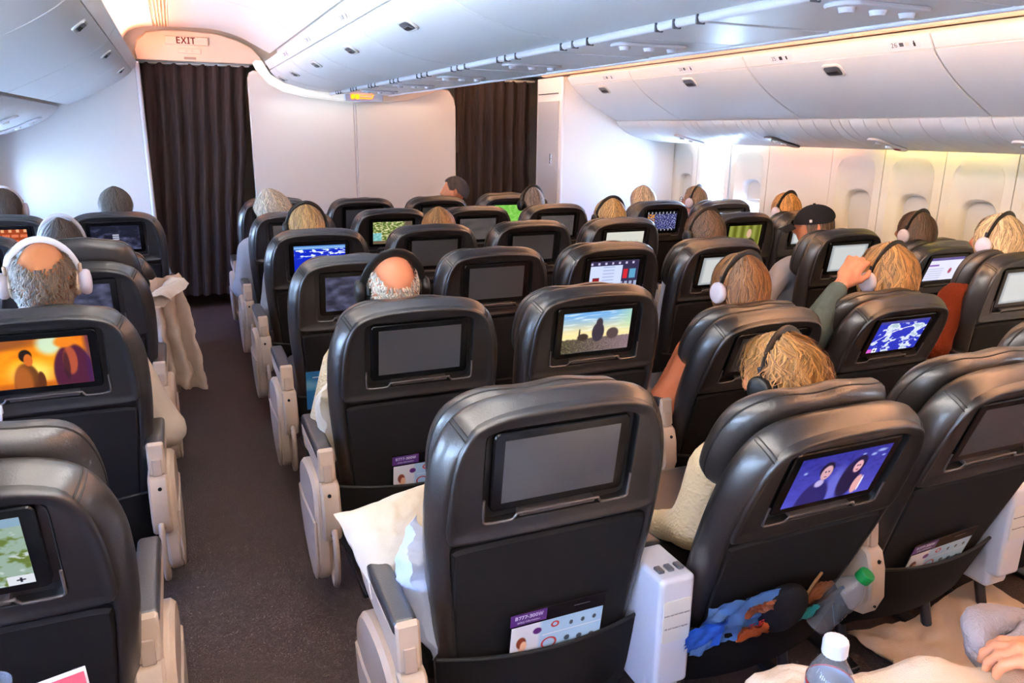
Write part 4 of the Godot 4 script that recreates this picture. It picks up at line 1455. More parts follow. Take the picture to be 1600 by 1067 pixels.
# surface nets over tapered capsules [a, b, ra, rb] joined by a smooth minimum K
func nets(bones: Array, cell: float, k: float) -> MB:
	var lo := Vector3.ONE * 99
	var hi := -lo
	for q in bones:
		var r: float = maxf(q[2], q[3]) + cell * 2.5
		lo = lo.min(q[0] - Vector3.ONE * r).min(q[1] - Vector3.ONE * r)
		hi = hi.max(q[0] + Vector3.ONE * r).max(q[1] + Vector3.ONE * r)
	var nx := int((hi.x - lo.x) / cell) + 2
	var ny := int((hi.y - lo.y) / cell) + 2
	var nz := int((hi.z - lo.z) / cell) + 2
	var f := PackedFloat32Array()
	f.resize(nx * ny * nz)
	f.fill(9.0)
	for q in bones:
		var a: Vector3 = q[0]
		var ab: Vector3 = q[1] - a
		var l2 := maxf(ab.length_squared(), 1e-9)
		var ra: float = q[2]
		var rb: float = q[3]
		var r := maxf(ra, rb) + cell * 2.0 + k * 0.5
		var mn := ((a.min(q[1]) - Vector3.ONE * r - lo) / cell).floor()
		var mx := ((a.max(q[1]) + Vector3.ONE * r - lo) / cell).ceil()
		for z in range(maxi(int(mn.z), 0), mini(int(mx.z), nz - 1) + 1):
			for y in range(maxi(int(mn.y), 0), mini(int(mx.y), ny - 1) + 1):
				var at := (z * ny + y) * nx
				for x in range(maxi(int(mn.x), 0), mini(int(mx.x), nx - 1) + 1):
					var p := lo + Vector3(x, y, z) * cell - a
					var t := clampf(p.dot(ab) / l2, 0.0, 1.0)
					var d := (p - ab * t).length() - ra - (rb - ra) * t
					var o := f[at + x]
					var h := maxf(k - absf(o - d), 0.0) / k
					f[at + x] = minf(o, d) - h * h * k * 0.25
	var verts := PackedVector3Array()
	var cells := {}
	var sx := 1
	var sy := nx
	var sz := nx * ny
	var corner := [0, sx, sy, sx + sy, sz, sx + sz, sy + sz, sx + sy + sz]
	var off := [Vector3(0, 0, 0), Vector3(1, 0, 0), Vector3(0, 1, 0), Vector3(1, 1, 0), Vector3(0, 0, 1), Vector3(1, 0, 1), Vector3(0, 1, 1), Vector3(1, 1, 1)]
	var edges := [[0, 1], [2, 3], [4, 5], [6, 7], [0, 2], [1, 3], [4, 6], [5, 7], [0, 4], [1, 5], [2, 6], [3, 7]]
	for z in nz - 1:
		for y in ny - 1:
			var at := (z * ny + y) * nx
			for x in nx - 1:
				var i := at + x
				if absf(f[i]) > cell * 2.0:
					continue
				var m := 0
				for c in 8:
					if f[i + corner[c]] < 0.0:
						m |= 1 << c
				if m == 0 or m == 255:
					continue
				var s := Vector3.ZERO
				var n := 0
				for e in edges:
					var u := f[i + corner[e[0]]]
					var w := f[i + corner[e[1]]]
					if (u < 0.0) != (w < 0.0):
						s += off[e[0]].lerp(off[e[1]], u / (u - w))
						n += 1
				cells[i] = verts.size()
				verts.append(lo + (Vector3(x, y, z) + s / n) * cell)
	var t := PackedInt32Array()
	for i in cells:
		for ax in 3:
			var st: int = [sx, sy, sz][ax]
			var u := f[i]
			var w := f[i + st]
			if (u < 0.0) == (w < 0.0):
				continue
			var p: int = [sy, sz, sx][ax]
			var q: int = [sz, sx, sy][ax]
			if not (cells.has(i - p) and cells.has(i - q) and cells.has(i - p - q)):
				continue
			var a: int = cells[i]
			var b2: int = cells[i - p]
			var c2: int = cells[i - p - q]
			var d2: int = cells[i - q]
			if u < 0.0:
				t.append_array([a, c2, b2, a, d2, c2])
			else:
				t.append_array([a, b2, c2, a, c2, d2])
	var b := MB.new()
	b.tris(verts, t, 180.0)
	return b

func hand_mb(curl: float, cell := 0.0055) -> MB:     # a right hand pointing along -z, palm down (-y), thumb towards -x
	var key := "hand%.2f%.4f" % [curl, cell]
	if body_cache.has(key):
		return body_cache[key]
	var bones := [[Vector3(0, 0, 0.03), Vector3(0, 0, -0.01), 0.026, 0.028], [Vector3(-0.026, 0, -0.01), Vector3(-0.024, 0, -0.075), 0.015, 0.013], [Vector3(0.0, 0.002, -0.01), Vector3(0.0, 0.002, -0.08), 0.016, 0.014], [Vector3(0.024, 0, -0.01), Vector3(0.026, -0.002, -0.072), 0.014, 0.012]]
	for i in 4:
		var p := Vector3(-0.03 + 0.02 * i, 0.0, -0.085 + 0.006 * absf(i - 1.2))
		var l: float = [0.072, 0.08, 0.074, 0.058][i]
		var a := 0.15 + curl * (0.5 + 0.08 * i)
		for k in 3:
			var d := Vector3((i - 1.5) * 0.06, -sin(a), -cos(a))
			var q: Vector3 = p + d * l * [0.45, 0.32, 0.23][k]
			bones.append([p, q, 0.0098 - 0.0011 * k, 0.0092 - 0.0011 * k])
			p = q
			a += curl * 0.62
	bones.append([Vector3(-0.02, -0.004, 0.01), Vector3(-0.047, -0.012, -0.03), 0.016, 0.0125])
	bones.append([Vector3(-0.047, -0.012, -0.03), Vector3(-0.058, -0.02, -0.062), 0.0115, 0.0105])
	bones.append([Vector3(-0.058, -0.02, -0.062), Vector3(-0.056, -0.028, -0.088), 0.0105, 0.0088])
	body_cache[key] = nets(bones, cell, 0.008)
	return body_cache[key]

func head_mb() -> MB:        # centre between the ears, face towards -z
	if body_cache.has("head"):
		return body_cache.head
	var b := MB.new()
	var rows := []
	for i in 33:
		var th := PI * i / 32.0
		var row := PackedVector3Array()
		for k in 48:
			var az := TAU * k / 48.0
			var d := Vector3(sin(th) * sin(az), cos(th), -sin(th) * cos(az))
			var p := Vector3(d.x * 0.078, d.y * 0.118, d.z * 0.098)
			var low := smoothstep(0.0, -0.11, p.y)
			p.x *= 1.0 - 0.32 * low
			if p.z > 0:
				p.z *= 1.0 - 0.45 * low
			var front := maxf(-d.z, 0.0)
			p.z -= front * front * (0.026 * exp(-pow(p.x / 0.011, 2.0) - pow((p.y + 0.022) / 0.02, 2.0)) + 0.013 * exp(-pow(p.x / 0.009, 2.0) - pow((p.y - 0.005) / 0.025, 2.0)))
			p.z += front * 0.011 * (exp(-pow((absf(p.x) - 0.032) / 0.015, 2.0) - pow((p.y - 0.012) / 0.012, 2.0)))
			p.z -= front * 0.006 * exp(-pow((absf(p.x) - 0.03) / 0.03, 2.0) - pow((p.y - 0.034) / 0.009, 2.0))
			p.z -= front * 0.007 * exp(-pow(p.x / 0.022, 2.0) - pow((p.y + 0.062) / 0.006, 2.0))
			p.z -= front * 0.007 * exp(-pow(p.x / 0.022, 2.0) - pow((p.y + 0.076) / 0.006, 2.0))
			p.z -= front * 0.01 * exp(-pow(p.x / 0.025, 2.0) - pow((p.y + 0.105) / 0.016, 2.0))
			row.append(p)
		rows.append(row)
	b.loft(rows, true, false, false, 180.0)
	for s in [-1.0, 1.0]:       # ears
		rows = []
		for i in 7:
			var a := PI * i / 6.0
			var row := PackedVector3Array()
			for k in 14:
				var g := TAU * k / 14.0
				var r := sin(a)
				row.append(Vector3(s * (0.078 + 0.009 * -cos(a) + 0.012 * cos(g) * r), 0.002 + 0.034 * sin(g) * r * (1.0 + 0.15 * sin(g)), 0.012 + 0.02 * cos(g) * r))
			rows.append(row)
		b.loft(rows, true, false, false, 180.0)
	body_cache.head = b
	return b

func pose_bones(o: Dictionary, grow: float, what: String) -> Array:
	var lean: float = o.get("lean", 0.06)
	var out := []
	var hh: float = o.height / o.s
	var up := func(x: float, y: float, z: float) -> Vector3: return Vector3(x, y, z + lean * y * 0.9)
	var tw: float = o.get("wide", 1.0)
	if what != "legs":
		out.append([up.call(0, -0.05 if what == "body" else -0.15, 0.025), up.call(0, -0.18, 0.035), 0.056 + grow * 0.5, 0.062 + grow])
		out.append([up.call(-0.13 * tw, -0.235, 0.035), up.call(0.13 * tw, -0.235, 0.035), 0.068 + grow, 0.068 + grow])
		for s in [-1.0, 1.0]:
			out.append([up.call(0.08 * s * tw, -0.28, 0.03), up.call(0.075 * s * tw, -0.5, 0.03), 0.105 + grow, 0.1 + grow])
			out.append([up.call(0.075 * s * tw, -0.5, 0.03), up.call(0.085 * s * tw, -0.63, 0.02), 0.1 + grow, 0.108 + grow])
			var e: Array = o.get("arm_l" if s < 0 else "arm_r", [Vector3(0.235 * s, -0.5, 0.03), Vector3(0.15 * s, -0.56, -0.2)])
			var sh: Vector3 = up.call(0.18 * s * tw, -0.25, 0.035)
			out.append([sh, e[0], 0.055 + grow, 0.043 + grow])
			var stop: Vector3 = e[1]
			if what == "top":
				stop = e[0].lerp(e[1], o.get("sleeve", 0.9))
			out.append([e[0], stop, 0.042 + grow, 0.029 + grow * 0.7])
	if what != "top":
		var hip: Vector3 = up.call(0, -0.64, 0.0)
		for s in [-1.0, 1.0]:
			var kn := Vector3(0.095 * s, -0.63, hip.z - 0.42)
			var an := Vector3(0.095 * s, -hh + 0.1, hip.z - 0.44)
			out.append([hip + Vector3(0.085 * s, 0, 0.02), kn, 0.088 + grow, 0.06 + grow])
			out.append([kn, an if what == "body" else an.lerp(kn, 0.1), 0.057 + grow, 0.04 + grow])
			if what == "body":
				out.append([an, an + Vector3(0, -0.045, -0.13), 0.04, 0.032])
	return out

func cached_nets(key: String, bones: Array, cell: float) -> MB:
	if not body_cache.has(key):
		body_cache[key] = nets(bones, cell, 0.035)
	return body_cache[key]

func hair_mb(o: Dictionary) -> MB:
	var b := MB.new()
	var c: Color = o.hair
	var back: float = o.get("back", -0.07)
	var sides: float = o.get("sides", -0.03)
	var thick: float = o.get("thick", 0.014)
	var bald: float = o.get("bald", 0.0)
	var wave: float = o.get("wave", 0.3)
	var messy: float = o.get("messy", 0.2)
	var f := FastNoiseLite.new()
	f.seed = o.get("seed", 1)
	f.frequency = 1.0
	var place := func(az: float, t: float, lift: float) -> Vector3:
		var fr := 0.5 + 0.5 * cos(az)
		var yend := lerpf(back, sides, smoothstep(0.0, 0.5, fr)) if fr < 0.5 else lerpf(sides, 0.082, smoothstep(0.62, 0.85, fr))
		var top := 0.119
		if bald > 0.0:
			top = 0.098 - bald * 0.06 * pow(1.0 - fr, 2.0)
		var y := top + (yend - top) * (pow(t, 1.5) if bald == 0.0 else t)
		var rho := sqrt(maxf(1.0 - pow(y / 0.1195, 2.0), 0.0)) if y > 0.0 else lerpf(1.0, 0.82, smoothstep(0.0, -0.14, y))
		if bald == 0.0:
			rho = maxf(rho, sqrt(t) * 0.3)
		var th := thick * (0.7 + 0.5 * (1.0 - fr)) * (0.55 if bald > 0.0 else 1.0) * (1.0 + 0.5 * messy * f.get_noise_2d(az * 2.0, t * 4.0))
		if t > 0.8:
			th *= lerpf(1.0, 0.5, (t - 0.8) / 0.2)
		var p := Vector3(sin(az) * (0.079 * rho + th * minf(rho * 1.3, 1.0)), y + th * (1.0 - rho) * 0.9, -cos(az) * (0.1 * rho + th * minf(rho * 1.3, 1.0)))
		return p + Vector3(sin(az) * rho, 0.45 * (1.0 - rho), -cos(az) * rho) * lift
	var rows := []
	for i in 15:
		var row := PackedVector3Array()
		for k in 56:
			var az := TAU * k / 56.0
			row.append(place.call(az, i / 14.0, 0.0008 * sin(az * 23.0 + 5.0 * f.get_noise_2d(az * 1.5, i * 0.12))))
		rows.append(row)
	if bald == 0.0:
		b.loft(rows, true, false, false, 180.0, false, c)
	var r := RandomNumberGenerator.new()
	r.seed = o.get("seed", 1) * 77 + 5
	var many: int = o.get("strands", 900)
	for s in many:
		var az := r.randf() * TAU
		if bald > 0.0 and cos(az) > 0.35:
			continue
		var t0 := r.randf_range(0.0, 0.55) if bald == 0.0 else r.randf_range(0.0, 0.95) if r.randf() > 0.25 else r.randf_range(-0.12, 0.2)
		var t1 := minf(t0 + (r.randf_range(0.35, 0.7) if bald == 0.0 else r.randf_range(0.07, 0.16)), 1.04)
		var w := r.randf_range(0.0012, 0.0034)
		var k := r.randf_range(0.3, 1.6)
		var tint := Color(c.r * k, c.g * k * r.randf_range(0.94, 1.04), c.b * k * r.randf_range(0.86, 1.05))
		var ph := r.randf() * TAU
		var flick := messy * r.randf_range(-0.2, 1.0) * 0.02
		var base := b.v.size()
		for i in 7:
			var u := i / 6.0
			var t := lerpf(t0, t1, u)
			var a := az + wave * 0.55 * f.get_noise_2d(az * 2.2 + 3.0, t * 2.4) * (0.3 + u) + 0.05 * wave * sin(u * 5.0 + ph) + messy * 0.22 * (r.randf() - 0.5) * u * u
			var lift := 0.0015 + 0.0035 * sin(u * PI) * (1.0 + messy) + flick * u * u
			var p: Vector3 = place.call(a, t, lift)
			var o2 := Vector3(sin(a), 0.25, -cos(a)).normalized()
			var sd := Vector3(cos(a), 0, sin(a)) * w * (1.0 - 0.75 * u * u)
			b.v.append(p - sd)
			b.v.append(p + sd)
			b.n.append((o2 - sd.normalized() * 0.5).normalized())
			b.n.append((o2 + sd.normalized() * 0.5).normalized())
			b.uv.append(Vector2.ZERO)
			b.uv.append(Vector2.ZERO)
			b.col.append(tint)
			b.col.append(tint)
			if i < 6:
				var q := base + i * 2
				b.idx.append_array([q, q + 2, q + 1, q + 1, q + 2, q + 3])
	return b

func person(o: Dictionary) -> Node3D:
	var s: float = o.get("s", 1.12)
	o.s = s
	var at: Vector3 = o.at
	o.height = at.y
	var t := thing("person", o.label, "person", Vector3(at.x, 0, at.z), 0.0, "")
	var pose: String = o.get("pose", "plain%d" % int(o.get("lean", 0.06) * 50.0))
	var head := Basis.from_euler(Vector3(deg_to_rad(o.get("pitch", 0.0)), deg_to_rad(o.get("yaw", 0.0)), deg_to_rad(o.get("roll", 0.0))), EULER_ORDER_YXZ)
	var hs := Transform3D(head.scaled(Vector3.ONE), Vector3.ZERO)
	var root := Transform3D(Basis.from_scale(Vector3.ONE * s), Vector3(0, at.y, 0))
	var body := MB.new()
	add_mb(body, cached_nets(pose + "body", pose_bones(o, 0.0, "body"), 0.024), Transform3D())
	add_mb(body, head_mb(), hs)
	for sd in [-1.0, 1.0]:
		var e: Array = o.get("arm_l" if sd < 0 else "arm_r", [Vector3(0.235 * sd, -0.5, 0.03), Vector3(0.15 * sd, -0.56, -0.2)])
		var d: Vector3 = (e[1] - e[0]).normalized()
		var z := -d
		var upv: Vector3 = e[2] if e.size() > 2 else Vector3.UP
		var x := upv.cross(z).normalized()
		var bs := Basis(x * sd, z.cross(x), z)
		add_mb(body, hand_mb(0.7, 0.0055 if e.size() > 2 else 0.009), Transform3D(bs, e[1] + d * 0.02))
	part("body", body, o.get("skin", mat.skin), t, root)
	part("top", cached_nets(pose + "top", pose_bones(o, 0.013, "top"), 0.02), o.get("top", mat.shirt_grey), t, root)
	part("trousers", cached_nets(pose + "legs", pose_bones(o, 0.012, "legs"), 0.026), mat.trousers, t, root)
	part("hair", hair_mb(o), mat.hair, t, root * hs)
	if o.has("phones"):
		headphones(o, root * hs, t)
	return t

func headphones(o: Dictionary, xf: Transform3D, t: Node3D) -> void:
	var kind: String = o.phones
	var band: Material = mat.white_plastic if kind == "white" else mat.black_plastic
	var cup: Material = mat.black_plastic if kind == "black" else mat.earcup
	var h := thing("headphones", o.get("phones_label", "headphones"), "headphones", t.position)
	var sp: float = 0.094 + o.get("thick", 0.014) * 0.3
	var b := MB.new()
	var path := PackedVector3Array()
	for i in 25:
		var a := PI * (i / 24.0)
		path.append(Vector3(cos(a) * sp * (1.0 + 0.06 * sin(a)), -0.01 + sin(a) * (0.136 + o.get("thick", 0.014) * 0.4), 0.012 + sin(a) * o.get("band_back", 0.02)))
	b.tube(path, 0.01 if kind == "white" else 0.016, 8, 0.4, true, Vector3(0, 0, 1))
	part("band", b, band, h, xf)
	for s in [-1.0, 1.0]:
		b = MB.new()
		var rows := []
		for q in [[0.0, 0.02], [0.004, 0.03], [0.014, 0.036], [0.024, 0.036], [0.031, 0.031], [0.034, 0.02]]:
			var row := PackedVector3Array()
			for k in 20:
				var a := TAU * k / 20
				row.append(Vector3(s * (sp - 0.006 + q[0]), -0.008 + sin(a) * q[1] * 1.12, 0.012 + cos(a) * q[1]))
			rows.append(row)
		b.loft(rows, true, true, true, 60.0)
		var c := part("ear_cup", b, cup, h, xf)
		b = MB.new()
		var ring := PackedVector3Array()
		for k in 21:
			var a := TAU * k / 20
			ring.append(Vector3(s * (sp - 0.012), -0.008 + sin(a) * 0.032, 0.012 + cos(a) * 0.029))
		b.tube(ring, 0.009, 8)
		part("ear_cushion", b, mat.black_plastic if kind != "white" else mat.cream, c)
		b = MB.new()
		b.rbox(Vector3(s * (sp + 0.002), 0.034, 0.014), Vector3(0.01, 0.04, 0.016), 0.004)
		part("hinge", b, mat.dark_metal if kind != "white" else mat.cream, h, xf)

func people() -> void:
	mat.shirt_grey = fabric(Color(0.62, 0.63, 0.66))
	mat.trousers = fabric(Color(0.16, 0.16, 0.2))
	mat.earcup = std(Color(0.82, 0.79, 0.84), 0.35)
	var dark := Color(0.035, 0.022, 0.015)
	var brown := Color(0.11, 0.055, 0.028)
	var gold := Color(0.33, 0.15, 0.04)
	var blond := Color(0.42, 0.25, 0.09)
	var grey := Color(0.13, 0.1, 0.08)
	var white := Color(0.62, 0.54, 0.44)
	var beige := fabric(Color(0.72, 0.65, 0.58))
	var pale := fabric(Color(0.6, 0.67, 0.74))
	var cream := grain(std(Color(0.85, 0.74, 0.58), 0.9, 0.3), mat.knit_n, 0.5, 4.0)
	var teal := fabric(Color(0.3, 0.36, 0.36))
	var rust := grain(std(Color(0.5, 0.2, 0.1), 0.9, 0.3), mat.knit_n, 1.2, 9.0)
	var black := fabric(Color(0.12, 0.12, 0.15))
	var pink := skin(Color(0.86, 0.55, 0.4))
	# left block
	person({"at": Vector3(-1.105, 1.165, -6.12), "hair": dark, "phones": "white", "yaw": 12.0, "seed": 2, "top": beige, "label": "dark haired person in white headphones at the far left window seat", "phones_label": "white headphones on the dark haired person at the left edge"})
	person({"at": Vector3(-0.43, 1.155, -6.16), "hair": Color(0.075, 0.06, 0.05), "seed": 3, "messy": 0.6, "back": -0.05, "top": pale, "arm_r": [Vector3(0.33, -0.42, 0.02), Vector3(0.3, -0.52, -0.2)], "label": "short haired person in a pale shirt in the farthest left block seat"})
	person({"at": Vector3(-0.66, 1.05, -5.08), "hair": dark, "seed": 4, "back": -0.16, "sides": -0.14, "thick": 0.02, "wave": 0.8, "top": black, "label": "woman with dark hair and a pale hairband, left block"})
	person({"at": Vector3(-0.465, 1.19, -3.06), "hair": Color(0.1, 0.06, 0.035), "seed": 5, "bald": 0.95, "back": -0.09, "messy": 0.5, "strands": 3600, "phones": "white", "band_back": 0.0, "pitch": 4.0, "s": 1.14, "top": beige, "skin": skin(Color(0.72, 0.45, 0.28)), "arm_r": [Vector3(0.29, -0.53, 0.02), Vector3(0.22, -0.55, -0.2)], "pose": "bald", "label": "balding man in a beige shirt and white headphones, elbow on the left aisle armrest", "phones_label": "large white headphones on the balding man at left"})
	# middle block
	person({"at": Vector3(0.62, 1.13, -5.84), "hair": white, "seed": 6, "wave": 1.3, "messy": 1.0, "thick": 0.03, "back": -0.1, "roll": 14.0, "label": "person with tousled white hair leaning to the aisle"})
	person({"at": Vector3(0.7, 1.125, -4.83), "hair": blond, "seed": 7, "back": -0.12, "thick": 0.018, "phones": "black", "label": "blond person with a black headband over the fourth aisle seat", "phones_label": "black headphones on the blond head over the fourth aisle seat"})
	person({"at": Vector3(0.71, 1.14, -2.79), "hair": white, "seed": 8, "bald": 1.25, "back": -0.09, "messy": 0.1, "strands": 2400, "phones": "black", "pitch": 12.0, "s": 1.14, "skin": pink, "top": cream, "pose": "old", "arm_l": [Vector3(-0.26, -0.5, 0.02), Vector3(-0.2, -0.56, -0.2)], "label": "old man with a bald pink crown, white hair and black headphones", "phones_label": "black headphones on the old man's bald head"})
	person({"at": Vector3(1.56, 1.075, -4.83), "hair": gold, "seed": 9, "back": -0.12, "sides": -0.1, "thick": 0.02, "top": black, "label": "golden haired person over the dark screen in the fourth middle row"})
	person({"at": Vector3(2.4, 1.15, -6.92), "hair": Color(0.06, 0.035, 0.022), "seed": 10, "yaw": 65.0, "messy": 0.6, "back": -0.05, "sides": 0.02, "top": pale, "skin": pink, "pose": "front", "label": "dark haired man looking left before the right aisle curtain, pale collar"})
	person({"at": Vector3(2.72, 1.125, -5.86), "hair": Color(0.2, 0.14, 0.1), "seed": 11, "thick": 0.006, "phones": "black", "band_back": 0.0, "yaw": 10.0, "label": "person with cropped brown grey hair in front of the grey closet", "phones_label": "black headphones on the cropped head near the closet"})
	person({"at": Vector3(2.87, 1.11, -4.83), "hair": blond, "seed": 12, "back": -0.14, "sides": -0.12, "thick": 0.02, "wave": 0.6, "phones": "black", "label": "blond woman over the pale drapes screen", "phones_label": "black headband on the blond woman over the pale drapes screen"})
	person({"at": Vector3(2.9, 1.125, -3.76), "hair": brown, "seed": 13, "back": -0.1, "thick": 0.024, "wave": 1.4, "phones": "black", "yaw": 2.0, "label": "person with thick wavy brown hair over the plain pale screen", "phones_label": "black headphones on the wavy brown hair"})
	person({"at": Vector3(2.13, 1.09, -2.5), "hair": Color(0.22, 0.085, 0.022), "seed": 14, "back": -0.14, "sides": -0.12, "thick": 0.02, "wave": 0.5, "phones": "two", "yaw": 6.0, "lean": 0.2, "top": fabric(Color(0.75, 0.42, 0.28)), "pose": "bob", "arm_l": [Vector3(-0.3, -0.42, 0.0), Vector3(-0.22, -0.56, -0.2)], "label": "person with bobbed auburn hair and white earcups in the reclined second row seat", "phones_label": "headphones with white earcups on the bobbed auburn hair"})
	person({"at": Vector3(2.98, 1.08, -2.5), "hair": Color(0.38, 0.19, 0.055), "seed": 15, "back": -0.15, "sides": -0.13, "thick": 0.026, "wave": 0.8, "strands": 800, "phones": "two", "yaw": 6.0, "lean": 0.2, "top": teal, "sleeve": 0.85, "s": 1.18, "pose": "raised", "arm_l": [Vector3(-0.42, -0.17, 0.06), Vector3(-0.25, 0.0, 0.03), Vector3(-0.7, 0.3, 0.65)], "label": "blond woman in grey green raising a hand to her hair", "phones_label": "headphones with white earcups on the blond woman raising her hand"})
	person({"at": Vector3(1.55, 1.03, -1.6), "hair": Color(0.4, 0.18, 0.045), "seed": 16, "back": -0.06, "sides": -0.02, "thick": 0.016, "messy": 1.6, "wave": 0.9, "strands": 1300, "phones": "black", "yaw": 14.0, "pitch": -14.0, "lean": 0.28, "s": 1.08, "top": cream, "skin": pink, "pose": "child", "arm_l": [Vector3(-0.24, -0.4, -0.02), Vector3(-0.24, -0.5, -0.24)], "label": "child with tousled fair hair and a cream knitted jumper", "phones_label": "headphones on the tousled fair haired child"})
	# right block
	person({"at": Vector3(3.78, 1.115, -5.8), "hair": Color(0.5, 0.4, 0.28), "seed": 17, "back": -0.08, "thick": 0.018, "label": "grey blond person before the farthest right block seat"})
	person({"at": Vector3(4.39, 1.105, -5.86), "hair": Color(0.24, 0.15, 0.08), "seed": 18, "back": -0.1, "sides": -0.06, "yaw": 24.0, "phones": "two", "s": 1.08, "top": beige, "skin": pink, "pose": "glasses", "wide": 1.1, "label": "woman with glasses by the bright open window in a beige top", "phones_label": "headphones on the woman with glasses"})
	person({"at": Vector3(4.4, 1.13, -4.7), "hair": Color(0.55, 0.24, 0.05), "seed": 19, "back": -0.12, "sides": -0.1, "yaw": 8.0, "phones": "two", "top": black, "label": "ginger haired person by the plain wall between windows", "phones_label": "black banded headphones on the ginger hair"})
	person({"at": Vector3(3.84, 1.12, -3.82), "hair": Color(0.12, 0.07, 0.04), "seed": 20, "thick": 0.004, "yaw": 48.0, "lean": 0.02, "top": fabric(Color(0.58, 0.6, 0.66)), "skin": pink, "pose": "cap", "wide": 1.3, "arm_l": [Vector3(-0.42, -0.44, 0.06), Vector3(-0.3, -0.56, -0.2)], "label": "man in a black baseball cap and grey jumper leaning to the right aisle"})
	person({"at": Vector3(4.39, 1.1, -3.5), "hair": Color(0.075, 0.035, 0.016), "seed": 21, "back": -0.12, "sides": -0.09, "thick": 0.018, "yaw": 4.0, "phones": "two", "lean": 0.2, "top": black, "label": "dark brown haired person by the window with white earcups", "phones_label": "headphones with pale earcups on the dark brown hair"})
	person({"at": Vector3(3.93, 1.18, -2.64), "hair": Color(0.55, 0.4, 0.22), "seed": 22, "back": -0.13, "sides": -0.11, "thick": 0.022, "wave": 0.6, "strands": 800, "phones": "two", "yaw": 4.0, "top": rust, "skin": pink, "pose": "rust", "wide": 1.45, "arm_l": [Vector3(-0.36, -0.46, 0.05), Vector3(-0.25, -0.56, -0.2)], "label": "fair haired person in a rust knitted jumper at the right edge", "phones_label": "headphones with white earcups on the fair hair at the right edge"})
	# cap, glasses, scarf, hairband
	var cap := thing("baseball_cap", "black baseball cap with the strap gap at the back", "cap", Vector3(3.84, 1.12, -3.82))
	var xf := Transform3D(Basis.from_euler(Vector3(-0.12, deg_to_rad(48), 0)).scaled(Vector3.ONE * 1.12), Vector3.ZERO)
	var b := MB.new()
	var rows := []
	for i in 9:
		var a := PI / 2 * i / 8.0
		var row := PackedVector3Array()
		for k in 36:
			var g := TAU * k / 36
			var lift := 0.03 * exp(-pow((fposmod(g, TAU) - PI) / 0.45, 2.0)) * pow(1.0 - i / 8.0, 2.0)
			row.append(Vector3(sin(g) * 0.094 * cos(a), 0.03 + lift + 0.108 * sin(a), -cos(g) * 0.116 * cos(a) + 0.004))
		rows.append(row)
	b.loft(rows, true, false, true, 180.0)
	b.rbox(Vector3(0, 0.14, 0.004), Vector3(0.016, 0.008, 0.016), 0.004)
	part("crown", b, mat.cap, cap, xf)
	b = MB.new()
	rows = []
	for i in 5:
		var row := PackedVector3Array()
		for k in 17:
			var u := k / 8.0 - 1.0
			row.append(Vector3(u * (0.085 - i * 0.003), 0.034 - u * u * 0.018 - i * 0.006, -0.1 - (1.0 - u * u) * 0.02 - i * 0.02 * sqrt(maxf(1.0 - u * u * 0.6, 0.0))))
		rows.append(row)
	for i in range(4, -1, -1):
		var row := PackedVector3Array()
		for q in rows[i]:
			row.append(q - Vector3(0, 0.004, 0))
		rows.append(row)
	b.loft(rows, false, false, false, 50.0)
	part("brim", b, mat.cap, cap, xf)
	b = MB.new()
	b.rbox(Vector3(-0.092, 0.05, -0.02), Vector3(0.008, 0.018, 0.016), 0.004)
	part("button", b, mat.white_plastic, cap, xf)
	var gl := thing("glasses", "thin dark glasses on the woman by the open window", "glasses", Vector3(4.39, 1.105, -5.86))
	xf = Transform3D(Basis.from_euler(Vector3(0, deg_to_rad(24), 0)).scaled(Vector3.ONE * 1.08), Vector3.ZERO)
	b = MB.new()
	for s in [-1.0, 1.0]:
		var ring := PackedVector3Array()
		for k in 17:
			ring.append(Vector3(s * 0.034 + cos(TAU * k / 16) * 0.026, 0.01 + sin(TAU * k / 16) * 0.02, -0.112))
		b.tube(ring, 0.002, 6)
		b.tube(PackedVector3Array([Vector3(s * 0.06, 0.014, -0.112), Vector3(s * 0.082, 0.012, -0.06), Vector3(s * 0.083, 0.01, 0.01)]), 0.002, 6)
	b.tube(PackedVector3Array([Vector3(-0.009, 0.012, -0.114), Vector3(0.009, 0.012, -0.114)]), 0.002, 6)
	part("frame", b, mat.black_plastic, gl, xf)
	b = MB.new()
	var sc := PackedVector3Array()
	for k in 21:
		var a := TAU * k / 20
		sc.append(Vector3(sin(a) * 0.085, -0.2 + 0.02 * sin(a * 3.0), -cos(a) * 0.085 + 0.03))
	b.tube(sc, 0.045, 10, 0.8)
	tag(part("scarf", b, fabric(Color(0.86, 0.42, 0.4)), self, Transform3D(Basis.from_scale(Vector3.ONE * 1.08), Vector3(4.39, 1.105, -5.86))), "coral pink scarf round the neck of the woman with glasses", "scarf")
	b = MB.new()
	sc = PackedVector3Array()
	for k in 17:
		var a := PI * k / 16
		sc.append(Vector3(cos(a) * 0.106, 0.0 + sin(a) * 0.147, -0.02))
	b.tube(sc, 0.01, 8, 0.4, true, Vector3(0, 0, 1))
	tag(part("hairband", b, mat.white_plastic, self, Transform3D(Basis.from_scale(Vector3.ONE * 1.12), Vector3(-0.66, 1.05, -5.08))), "pale hairband on the dark haired woman in the left block", "hairband")

